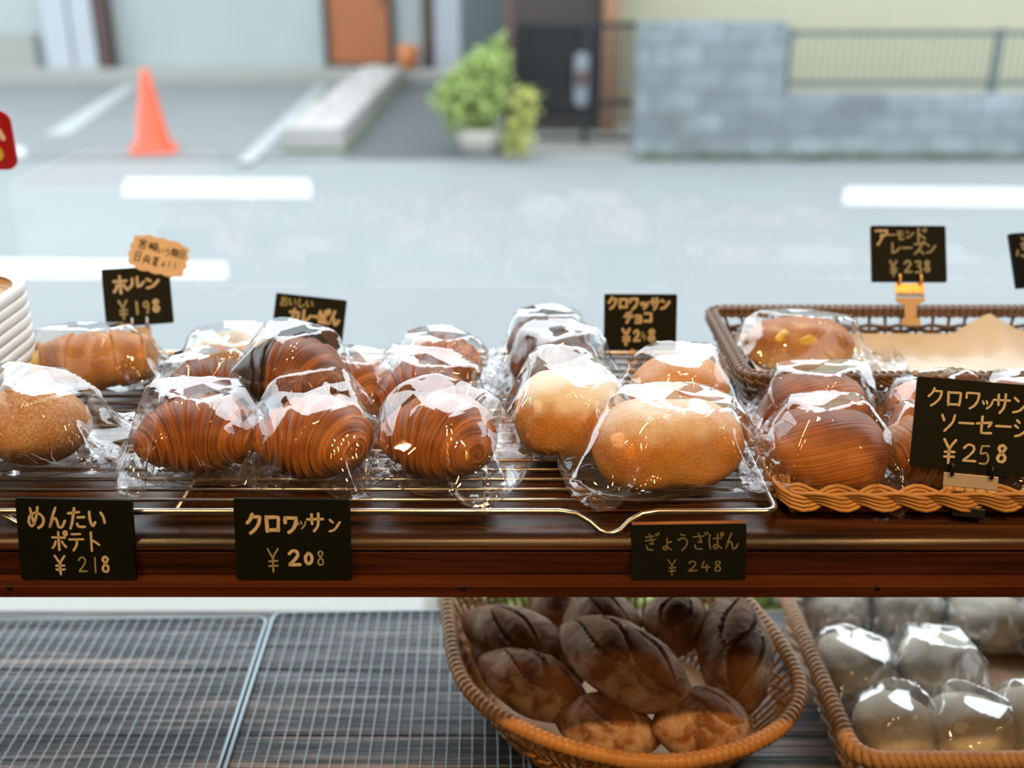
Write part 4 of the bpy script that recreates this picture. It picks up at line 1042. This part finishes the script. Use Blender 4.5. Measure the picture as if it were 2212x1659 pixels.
# --- cellophane: position based cloth, all bags solved together
BAGS = []
def solve_bags(specs, nx=50, ny=34, iters=150, sub=7):
    B = len(specs); rng = np.random.RandomState(11)
    a, b, c = [np.array([s[k] for s in specs])[:, None, None] for k in ('a', 'b', 'c')]
    L = np.array([s['L'] for s in specs])[:, None, None]; W = np.array([s['W'] for s in specs])[:, None, None]
    sx, sy_ = np.array([s.get('sx', 0) for s in specs])[:, None, None], np.array([s.get('sy', 0) for s in specs])[:, None, None]
    fl = np.array([s.get('floor', 0.0) for s in specs])[:, None, None]
    pin = np.array([s.get('pin', (1, 1)) for s in specs])
    u = np.linspace(-0.5, 0.5, nx)[None, :, None]; v = np.linspace(-0.5, 0.5, ny)[None, None, :]
    x = u * L + 0 * v + sx; y = v * W + 0 * u + sy_
    dome = np.clip((1 - (2 * u) ** 2), 0, 1) ** 0.6 * np.clip((1 - (2 * v) ** 2), 0, 1) ** 0.6
    P = np.zeros((2, B, nx, ny, 3))
    for s, z in ((0, 0.0015 + (2.05 * c) * dome), (1, 0.0006 + 0 * dome * c)):
        P[s, ..., 0] = x * 0.94; P[s, ..., 1] = y * 0.90; P[s, ..., 2] = z
    low = rng.normal(0, 1, (2, B, 9, 7, 3))
    iu = np.linspace(0, 8, nx); iv = np.linspace(0, 6, ny)
    i0 = np.clip(iu.astype(int), 0, 7); j0 = np.clip(iv.astype(int), 0, 5); fu = (iu - i0)[:, None, None]; fv = (iv - j0)[None, :, None]
    nz = (low[:, :, i0][:, :, :, j0] * (1-fu)*(1-fv) + low[:, :, i0+1][:, :, :, j0]*fu*(1-fv) + low[:, :, i0][:, :, :, j0+1]*(1-fu)*fv + low[:, :, i0+1][:, :, :, j0+1]*fu*fv)
    P += nz * 0.0030 + rng.normal(0, 0.0002, P.shape)
    V = np.zeros_like(P)
    dx, dy = (L / (nx - 1))[..., None], (W / (ny - 1))[..., None]
    dg = np.sqrt(dx ** 2 + dy ** 2)
    cz = c
    K = 20                                    # flat-sided hull the film is drawn tight over
    g = (np.arange(K) + 0.5) / K
    el = np.arcsin(1 - 1.75 * g); el = np.where((el > 0.6) & (el < 1.25), el * 0.58, el); az = np.pi * (1 + 5 ** 0.5) * np.arange(K)
    N0 = np.stack([np.cos(el) * np.cos(az), np.cos(el) * np.sin(az), np.sin(el)], -1)
    NK = N0[None] + rng.normal(0, 0.17, (B, K, 3)); NK /= np.linalg.norm(NK, axis=-1, keepdims=True)
    ab = np.stack([a[:, 0, 0], b[:, 0, 0], c[:, 0, 0]], -1)
    DK = np.sqrt((NK ** 2 * ab[:, None] ** 2).sum(-1)) * (1.0 + np.minimum(rng.gamma(0.9, 0.050, (B, K)), 0.115))
    NK[:, 0] = np.stack([rng.normal(0, 0.13, B), rng.normal(0, 0.13, B), np.ones(B)], -1); NK[:, 0] /= np.linalg.norm(NK[:, 0], axis=-1, keepdims=True)
    DK[:, 0] = np.sqrt((NK[:, 0] ** 2 * ab ** 2).sum(-1)) * rng.uniform(1.06, 1.28, B)
    def hull_push():
        Q = P.reshape(2, B, nx * ny, 3).copy(); Q[..., 2] -= cz[:, 0, 0][None, :, None]
        dd = np.einsum('sbvk,bjk->sbvj', Q, NK) - DK[None, :, None, :]
        j = dd.argmax(-1); md = np.take_along_axis(dd, j[..., None], -1)[..., 0]
        nb_ = np.stack([NK[k][j[:, k]] for k in range(B)], 1)
        push = np.where(md < 0, -md, 0.0)
        P[...] += (nb_ * push[..., None]).reshape(P.shape)
    def con(s0, s1, rest, k):
        A, Bp = P[s0], P[s1]; d = Bp - A; ln = np.sqrt((d * d).sum(-1, keepdims=True)) + 1e-9
        cor = d * ((ln - rest) / ln * 0.5 * k); P[s0] += cor; P[s1] -= cor
    def conmin(s0, s1, rest, k):
        A, Bp = P[s0], P[s1]; d = Bp - A; ln = np.sqrt((d * d).sum(-1, keepdims=True)) + 1e-9
        cor = d * (np.minimum(ln - rest, 0) / ln * 0.5 * k); P[s0] += cor; P[s1] -= cor
    S = slice
    def sl(i, j): return (S(None), S(None), i, j)
    H = []
    for o in (0, 1): H.append((sl(S(o, nx-1, 2), S(None)), sl(S(o+1, None, 2), S(None)), 'x'))
    for o in (0, 1): H.append((sl(S(None), S(o, ny-1, 2)), sl(S(None), S(o+1, None, 2)), 'y'))
    def weld():
        for e in ((S(None), 0), (S(None), -1)):
            m = (P[(0, S(None), S(None), e[1])] + P[(1, S(None), S(None), e[1])]) / 2; P[0, :, :, e[1]] = m; P[1, :, :, e[1]] = m
            m = (P[0, :, e[1], :] + P[1, :, e[1], :]) / 2; P[0, :, e[1], :] = m; P[1, :, e[1], :] = m
    for it in range(iters):
        old = P.copy()
        V *= 0.86; V[..., 2] -= 0.00016
        P += V
        for q in range(sub):
            for s0, s1, ax in H: con(s0, s1, dx if ax == 'x' else dy, 1.0)
            con(sl(S(0, -1), S(0, -1)), sl(S(1, None), S(1, None)), dg, 0.22); con(sl(S(0, -1), S(1, None)), sl(S(1, None), S(0, -1)), dg, 0.22)
            conmin(sl(S(0, -3), S(None)), sl(S(3, None), S(None)), dx * 2.85, 0.22); conmin(sl(S(None), S(0, -3)), sl(S(None), S(3, None)), dy * 2.85, 0.22)
            for e, col in ((0, slice(0, 9)), (1, slice(nx - 9, nx))):          # gathered ends
                k = pin[:, e]
                if (k < 1).any():
                    idx = np.where(k < 1)[0]; wd = np.linspace(0, 1, 9) if e else np.linspace(1, 0, 9)
                    lim = (W[idx, 0] / 2 * k[idx, None]) + (1 - wd[None, :]) * W[idx, 0] * 0.5 * (1 - k[idx, None])
                    Py = P[..., 1]; yy = Py[:, idx, col, :] - sy_[idx]; Py[:, idx, col, :] = np.clip(yy, -lim[None, :, :, None], lim[None, :, :, None]) + sy_[idx]
            if q in (2, sub - 1): hull_push()
            # stay outside the bread
            qx, qy, qz = P[..., 0] / a, P[..., 1] / b, (P[..., 2] - cz) / cz
            rr = np.sqrt(qx*qx + qy*qy + qz*qz) + 1e-9; m = rr < 1
            sc = np.where(m, 1 / rr, 1.0)
            P[..., 0] *= sc; P[..., 1] *= sc; P[..., 2] = (P[..., 2] - cz) * sc + cz
            P[..., 2] = np.maximum(P[..., 2], fl + 0.0006)
            P[0, ..., 2] = np.maximum(P[0, ..., 2], P[1, ..., 2] + 0.0)
            weld()
        V = (P - old)
    for q in range(2):
        Sm = P.copy()
        Sm[:, :, 1:-1, 1:-1] = 0.5 * P[:, :, 1:-1, 1:-1] + 0.125 * (P[:, :, :-2, 1:-1] + P[:, :, 2:, 1:-1] + P[:, :, 1:-1, :-2] + P[:, :, 1:-1, 2:])
        P[...] = Sm; hull_push(); P[..., 2] = np.maximum(P[..., 2], fl + 0.0006); weld()
    out = []
    for k in range(B):
        mb = MB(); idx = np.zeros((2, nx, ny), int); vs = []
        for s in (0, 1):
            for i in range(nx):
                for j in range(ny):
                    if s == 1 and (i in (0, nx-1) or j in (0, ny-1)): idx[1, i, j] = idx[0, i, j]; continue
                    idx[s, i, j] = len(vs); vs.append(tuple(P[s, k, i, j]))
        fs = []
        for i in range(nx - 1):
            for j in range(ny - 1):
                fs.append((idx[0,i,j], idx[0,i+1,j], idx[0,i+1,j+1], idx[0,i,j+1])); fs.append((idx[1,i,j], idx[1,i,j+1], idx[1,i+1,j+1], idx[1,i+1,j]))
        mb.add(vs, fs); out.append(mb)
    return out

ITEMS = []
def wrapped(name, label, cat, part, mat, mesh, dims, px, pyb, floor_z, yaw=0, byaw=0, group=None, pin=(1, 1), slack=1.10, tail=0.055, shift=(0, 0), back=0.35, dz=0.0, floor=0.0, extra=None):
    """bagged bread whose front foot shows at px, pyb on the plane floor_z"""
    p = PZ(px, pyb, floor_z); c = Vector((p.x, p.y, floor_z)) + Vector((0, dims[1] * back, 0))
    c.x = p.x * depth_of(c) / depth_of(p)
    root = thing(name, label, cat, (c.x, c.y, floor_z + dz), math.radians(yaw), group)
    o = obj(part, mesh, mat, root); o.rotation_euler = (0, 0, math.radians(byaw)); o.location = (0, 0, 0.0012)
    if extra: extra(root, o)
    cb, sb = abs(math.cos(math.radians(byaw))), abs(math.sin(math.radians(byaw)))
    a = math.hypot(dims[0] * cb, dims[1] * sb) / 2 * 1.02; b = math.hypot(dims[1] * cb, dims[0] * sb) / 2 * 1.02; ch = dims[2] / 2 * 1.05
    per = math.pi * math.sqrt((b * b + ch * ch) / 2)
    ITEMS.append((root, dict(a=a, b=b, c=ch, L=2 * a * 1.08 + tail * 1.15, W=per * (1 + (slack - 1) * 0.5) + 0.004, pin=pin, sx=shift[0], sy=shift[1], floor=floor)))
    return root
GC = 'bagged croissants on the wire rack'
def cro(label, px, pyb, dims=(0.115, 0.098, 0.064), yaw=0, seed=0, bake=0.45, mat='croissant', fz=RT, dz=0.0, bend=100, ridges=4.0, fat=1.0, **k):
    return wrapped('wrapped_croissant', label, 'croissant', 'croissant', M[mat], croissant(dims, bend, ridges, seed, fat, bake), dims, px, pyb, fz, yaw, 0, GC, dz=dz, **k)
cro('bagged croissant at the front of the rack, leftmost of the three in front', 440, 1034, (0.118, 0.100, 0.066), 8, 1, 0.50, shift=(0.004, -0.006))
cro('bagged croissant in the middle of the three at the front of the rack', 690, 1045, (0.112, 0.104, 0.068), -14, 2, 0.42, shift=(-0.006, -0.004))
cro('bagged croissant at the front of the rack, right of the three beside the sugared buns', 955, 1048, (0.112, 0.106, 0.070), -22, 3, 0.45, shift=(0.006, -0.006))
cro('bagged croissant directly behind the rightmost front croissant', 915, 935, (0.098, 0.090, 0.062), -6, 4, 0.52)
cro('bagged croissant in the third row left of the chocolate croissants', 955, 856, (0.092, 0.085, 0.058), 4, 5, 0.40)
cro('bagged croissant tucked under the dark stacked one, far left of the cluster', 462, 918, (0.095, 0.088, 0.060), 20, 6, 0.58)
cro('bagged croissant peeking out right behind the dark stacked one', 772, 910, (0.085, 0.080, 0.058), -30, 7, 0.40)
def choc_wing(root, o):
    """chocolate coating over one end: the outer skin of that end, a little proud of the crust"""
    src = o.data; nth = 56; co = [v.co.copy() for v in src.vertices]; nr = [v.normal.copy() for v in src.vertices]
    mb = MB(); n0, n1 = 6, 64; vs = []
    for i in range(n0, n1):
        for k in range(nth):
            q = i * nth + k; e = min(1, (n1 - 1 - i + 3 * math.sin(k * 0.5)) / 4); vs.append(co[q] + nr[q] * (0.0012 * max(e, -0.5)))
    m = n1 - n0
    mb.add(vs, [(i*nth+k, i*nth+(k+1) % nth, (i+1)*nth+(k+1) % nth, (i+1)*nth+k) for i in range(m-1) for k in range(nth)])
    w = obj('chocolate_coating', mb, M['choc_glaze'], root); w.location = o.location; w.rotation_euler = o.rotation_euler
cro('large dark croissant with a chocolate end, bagged and stacked on top of the others', 640, 894, (0.116, 0.098, 0.066), -16, 8, 0.56, fz=RT + 0.023, floor=-0.02, shift=(0.006, 0.01), extra=choc_wing)
cro('bagged dark chocolate croissant at the rear of the rack, furthest back', 1182, 808, (0.096, 0.085, 0.060), 0, 9, 0.55, 'choco', ridges=3.0)
cro('bagged chocolate croissant in front of the rearmost dark one', 1200, 866, (0.098, 0.090, 0.064), -18, 10, 0.55, 'choco', ridges=3.0)

dd = (0.108, 0.102, 0.074)
wrapped('wrapped_doughnut', 'bagged sugared round bun at the left of the three sugared buns', 'sugared bun', 'bun', M['doughnut'], blob(dd, 1, 0.36, 3.0, 0, 1.7, 0.06), dd, 1228, 990, RT, -12, 0, 'bagged sugared buns on the wire rack', (1, 0.45), 1.10, 0.075, (0.008, 0))  # strong white top is sugar plus window reflection painted in
dd = (0.102, 0.088, 0.066)
wrapped('wrapped_doughnut', 'bagged sugared bun behind the other two sugared buns, beside the brown basket', 'sugared bun', 'bun', M['doughnut'], blob(dd, 2, 0.28, 2.8, 0, 0.3, 0.06), dd, 1465, 930, RT, 14, 0, 'bagged sugared buns on the wire rack', (0.4, 1), 1.12, 0.07)
dd = (0.142, 0.092, 0.070)
wrapped('wrapped_doughnut', 'bagged long sugared bun at the front of the rack beside the honey basket', 'sugared bun', 'bun', M['doughnut'], blob(dd, 3, 0.33, 3.1, 0, 0.85, 0.065), dd, 1438, 1056, RT, 9, 0, 'bagged sugared buns on the wire rack', (1, 0.5), 1.16, 0.07, (0.006, -0.010))

dd = (0.104, 0.100, 0.072)
wrapped('wrapped_roll', 'bagged floured roll with a split crust at the front left of the rack', 'bread roll', 'roll', M['floured_roll'], loaf(dd, 7, ((0.0, 0.15),)), dd, 92, 1022, RT, 14, 80, None, (1, 0.6), 1.14, 0.085, (0.012, 0))
dd = (0.135, 0.078, 0.060)
def horn_cream(root, o):
    mb = blob((0.040, 0.062, 0.052), 5, 0.2, 2.2, 0, 0, 0.03); ob = obj('cream_filling', mb, M['cream'], root); ob.location = (-0.063, -0.004, 0.003)
wrapped('wrapped_horn', 'bagged cream horn with pale filling at its left end below the tan card', 'cream horn', 'horn', M['roll'], croissant(dd, 25, 2.0, 12, 1.0, 0.40, 0.62), dd, 212, 850, RT, 14, 0, None, (1, 0.8), 1.10, 0.05, (0.006, 0), extra=horn_cream)
dd = (0.108, 0.085, 0.050)
wrapped('wrapped_bun', 'bagged flat floured curry bun in front of the tilted tag', 'curry bun', 'bun', M['floured_roll'], blob(dd, 6, 0.35, 2.4, 0, 0.9, 0.03), dd, 512, 836, RT, 4, 0, None, (1, 1), 1.12, 0.05)

# pastries in the honey basket
def pastry(dims, seed=0, bake=0.4):
    """folded pastry: a darker upper flap laid over a golden roll, ends tucked in"""
    def fn(t, th):
        prof = max(0.03, (max(0.0, 1 - abs(t) ** 3.2)) ** 0.5)
        n = mnoise.noise(Vector((t * 2 + seed * 2.7, math.cos(th), math.sin(th)))); n2 = mnoise.noise(Vector((t * 6 + seed, 3 * math.cos(th), 3 * math.sin(th))))
        e1 = math.radians(-138 + 14 * n + 26 * t) % (2 * math.pi); e2 = math.radians(30 + 16 * n)
        up = (e2 < th < e1 - math.pi * 0.0) if e1 > e2 else True
        d = min(abs(th - e1), abs(th - e2))
        fold = 1 if (th > e2 and th < e1) else 0
        r = prof * (1 + 0.06 * n + 0.02 * n2 + (0.055 if fold else -0.02)) * (1 - 0.07 * math.exp(-(d / 0.09) ** 2))
        s = math.sin(th)
        b = bake - 0.20 + (0.30 * max(0, s) + 0.10 if fold else 0.05) + 0.3 * n + 0.25 * math.exp(-(d / 0.07) ** 2) + 0.30 * max(0, abs(t) - 0.75)
        return Vector((t, r * math.cos(th), r * s)), b, t * 0.5 + th * 1.3, 0
    return finish(surf(110, 90, fn), dims, 0.14)
BF = SZ + 0.0072
GS = 'bagged sausage pastries in the honey basket'
dd = (0.116, 0.090, 0.068)
def spast(label, px, pyb, dims, yaw, seed, bake, **k):
    return wrapped('wrapped_pastry', label, 'sausage pastry', 'pastry', M['pastry'], pastry(dims, seed, bake), dims, px, pyb, BF, yaw, 0, GS, **k)
spast('bagged sausage pastry at the front left of the honey basket', 1776, 1074, (0.112, 0.092, 0.070), -8, 21, 0.50, shift=(0, -0.006))
spast('bagged sausage pastry behind the front left one, against the brown basket', 1752, 968, (0.112, 0.084, 0.066), 6, 22, 0.55)
spast('bagged sausage pastry in the rear of the honey basket behind the large tag', 2008, 984, (0.098, 0.082, 0.064), -4, 23, 0.35)
dd = (0.105, 0.09, 0.062)
wrapped('wrapped_croissant', 'bagged striped croissant half hidden behind the left of the large tag', 'croissant', 'croissant', M['croissant'], croissant(dd, 90, 4, 24, 1.0, 0.32), dd, 2010, 1064, BF, -10, 0, None)
spast('bagged pastry at the right edge behind the large tag, rear row', 2195, 968, (0.10, 0.08, 0.062), 5, 25, 0.45)
spast('bagged pastry at the right edge below the large tag, front row', 2232, 1068, (0.11, 0.09, 0.062), 0, 26, 0.50)
# almond raisin bread
dd = (0.128, 0.072, 0.056)
def custard(root, o):
    for dx_, dy_, s_, zz, ry in ((-0.026, -0.013, 0.040, 0.037, 62), (0.006, -0.022, 0.032, 0.033, 12), (0.036, -0.012, 0.024, 0.036, -40)):
        mb = blob((s_, s_ * 0.42, 0.015), int(s_ * 1e3), 0.2, 2.2, 0, 0, 0.14); q = obj('custard', mb, M['almond'], root); q.location = (dx_, dy_, zz); q.rotation_euler = (0.5, 0, math.radians(ry))
wrapped('wrapped_bread', 'bagged golden custard bread lying in the lined brown basket', 'bread', 'bread', M['roll'], blob(dd, 8, 0.42, 2.6, 0, 0, 0.09), dd, 1722, 806, SZ + 0.016, -3, 0, None, (1, 1), 1.22, 0.09, (0.02, 0.0), extra=custard)

# white buns on the lower shelf
GB = 'bagged white buns in the long basket'
LB = LZ + 0.010
bun_rows = [(1795, 1372, 'rear row, leftmost white bun in its bag', 0), (1945, 1376, 'rear row, second bagged white bun from the left', 9), (2120, 1402, 'rear row, third bagged white bun from the left', -12), (2265, 1410, 'rear row, bagged white bun at the right edge of the photo', 4),
            (1838, 1510, 'middle row, leftmost white bun in its bag', 6), (2022, 1518, 'middle row, second bagged white bun from the left', -14),
            (1925, 1650, 'front row, leftmost white bun in its bag', -6), (2085, 1662, 'front row, second bagged white bun from the left', 8), (2230, 1640, 'front row, bagged white bun at the right edge of the photo', -4)]
for i, (px, py, lab, yw) in enumerate(bun_rows):
    dd = (0.092 + 0.004 * (i % 3), 0.088, 0.058 + 0.003 * (i % 2))
    wrapped('wrapped_white_bun', lab, 'white bun', 'bun', M['white_bun'], blob(dd, 30 + i, 0.3, 2.5, 0, 0, 0.075), dd, px, py, LB, yw, 0, GB, (1, 1), 1.20, 0.036, dz=0.002 * (i % 3))

meshes = solve_bags([s for _, s in ITEMS])
for (root, s), mb in zip(ITEMS, meshes):
    obj('cellophane_bag', mb, M['cellophane_milky' if 'white bun' == root['category'] else 'cellophane'], root, True, angle=38)

# loaves in the round basket: both ends given, lying or leaning in the pile
GL = 'rustic loaves in the round basket'
def rustic(label, A, B, w, h, seed, roll=0, cuts=((-0.40, 0.9), (0.38, 0.9))):
    a, b = PZ(*A), PZ(*B); ax = (b - a); L = ax.length; ax.normalize()
    cam_dir = (Vector((0, 0, CAM_H)) - (a + b) / 2).normalized()
    up = Vector((0, -0.35, 1)); up = (up - ax * up.dot(ax)).normalized(); side = up.cross(ax)
    m = Matrix((ax, side, up)).transposed().to_4x4() @ Matrix.Rotation(math.radians(roll), 4, 'X')
    o = obj('rustic_loaf', loaf((L, w, h), seed, cuts), M['loaf'])
    m.translation = (a + b) / 2 - up * h * 0.5
    o.matrix_world = m
    return tag(o, label, 'loaf', GL)
rustic('rustic loaf at the rear left of the basket, pale and leaning on the rim', (1000, 1322, 0.915), (1245, 1420, 0.905), 0.075, 0.062, 1, 10, ((0.05, 0.7),))
rustic('brown rustic loaf below the pale rear left loaf', (1018, 1400, 0.885), (1262, 1470, 0.880), 0.070, 0.055, 2, 0, ((0.05, 0.5),))
rustic('rustic loaf at the left front with a long split, resting on the basket rim', (1030, 1425, 0.905), (1272, 1540, 0.880), 0.078, 0.060, 3, -12, ((-0.15, 0.8), (0.45, 0.8)))
rustic('large rustic loaf lying on top in the centre of the basket', (1208, 1352, 0.945), (1492, 1520, 0.915), 0.092, 0.070, 4, -6, ((-0.36, 0.7), (0.36, 0.7)))
rustic('rustic loaf behind the large centre loaf, seen end on', (1215, 1335, 0.930), (1390, 1345, 0.925), 0.080, 0.060, 5, 0, ((0.1, 0.9),))
rustic('rustic loaf at the very back showing only its floury end', (1150, 1318, 0.915), (1240, 1285, 0.925), 0.062, 0.052, 6, 0, ((0.2, 0.9),))
rustic('rustic loaf leaning at the back of the basket left of the upright one', (1440, 1420, 0.905), (1475, 1262, 0.955), 0.072, 0.060, 7, 0, ((0.05, 0.35),))
rustic('upright rustic loaf with two broad splits at the right of the basket', (1592, 1545, 0.890), (1572, 1278, 0.945), 0.088, 0.066, 8, 8, ((-0.34, 0.7), (0.34, 0.7)))
rustic('dark rustic loaf lying across the front of the basket', (1192, 1548, 0.880), (1428, 1608, 0.872), 0.078, 0.060, 9, -14, ((0.0, 0.5),))
rustic('round floury rustic loaf at the front right of the basket', (1410, 1575, 0.893), (1625, 1560, 0.893), 0.090, 0.064, 10, -8, ((0.25, 0.8),))
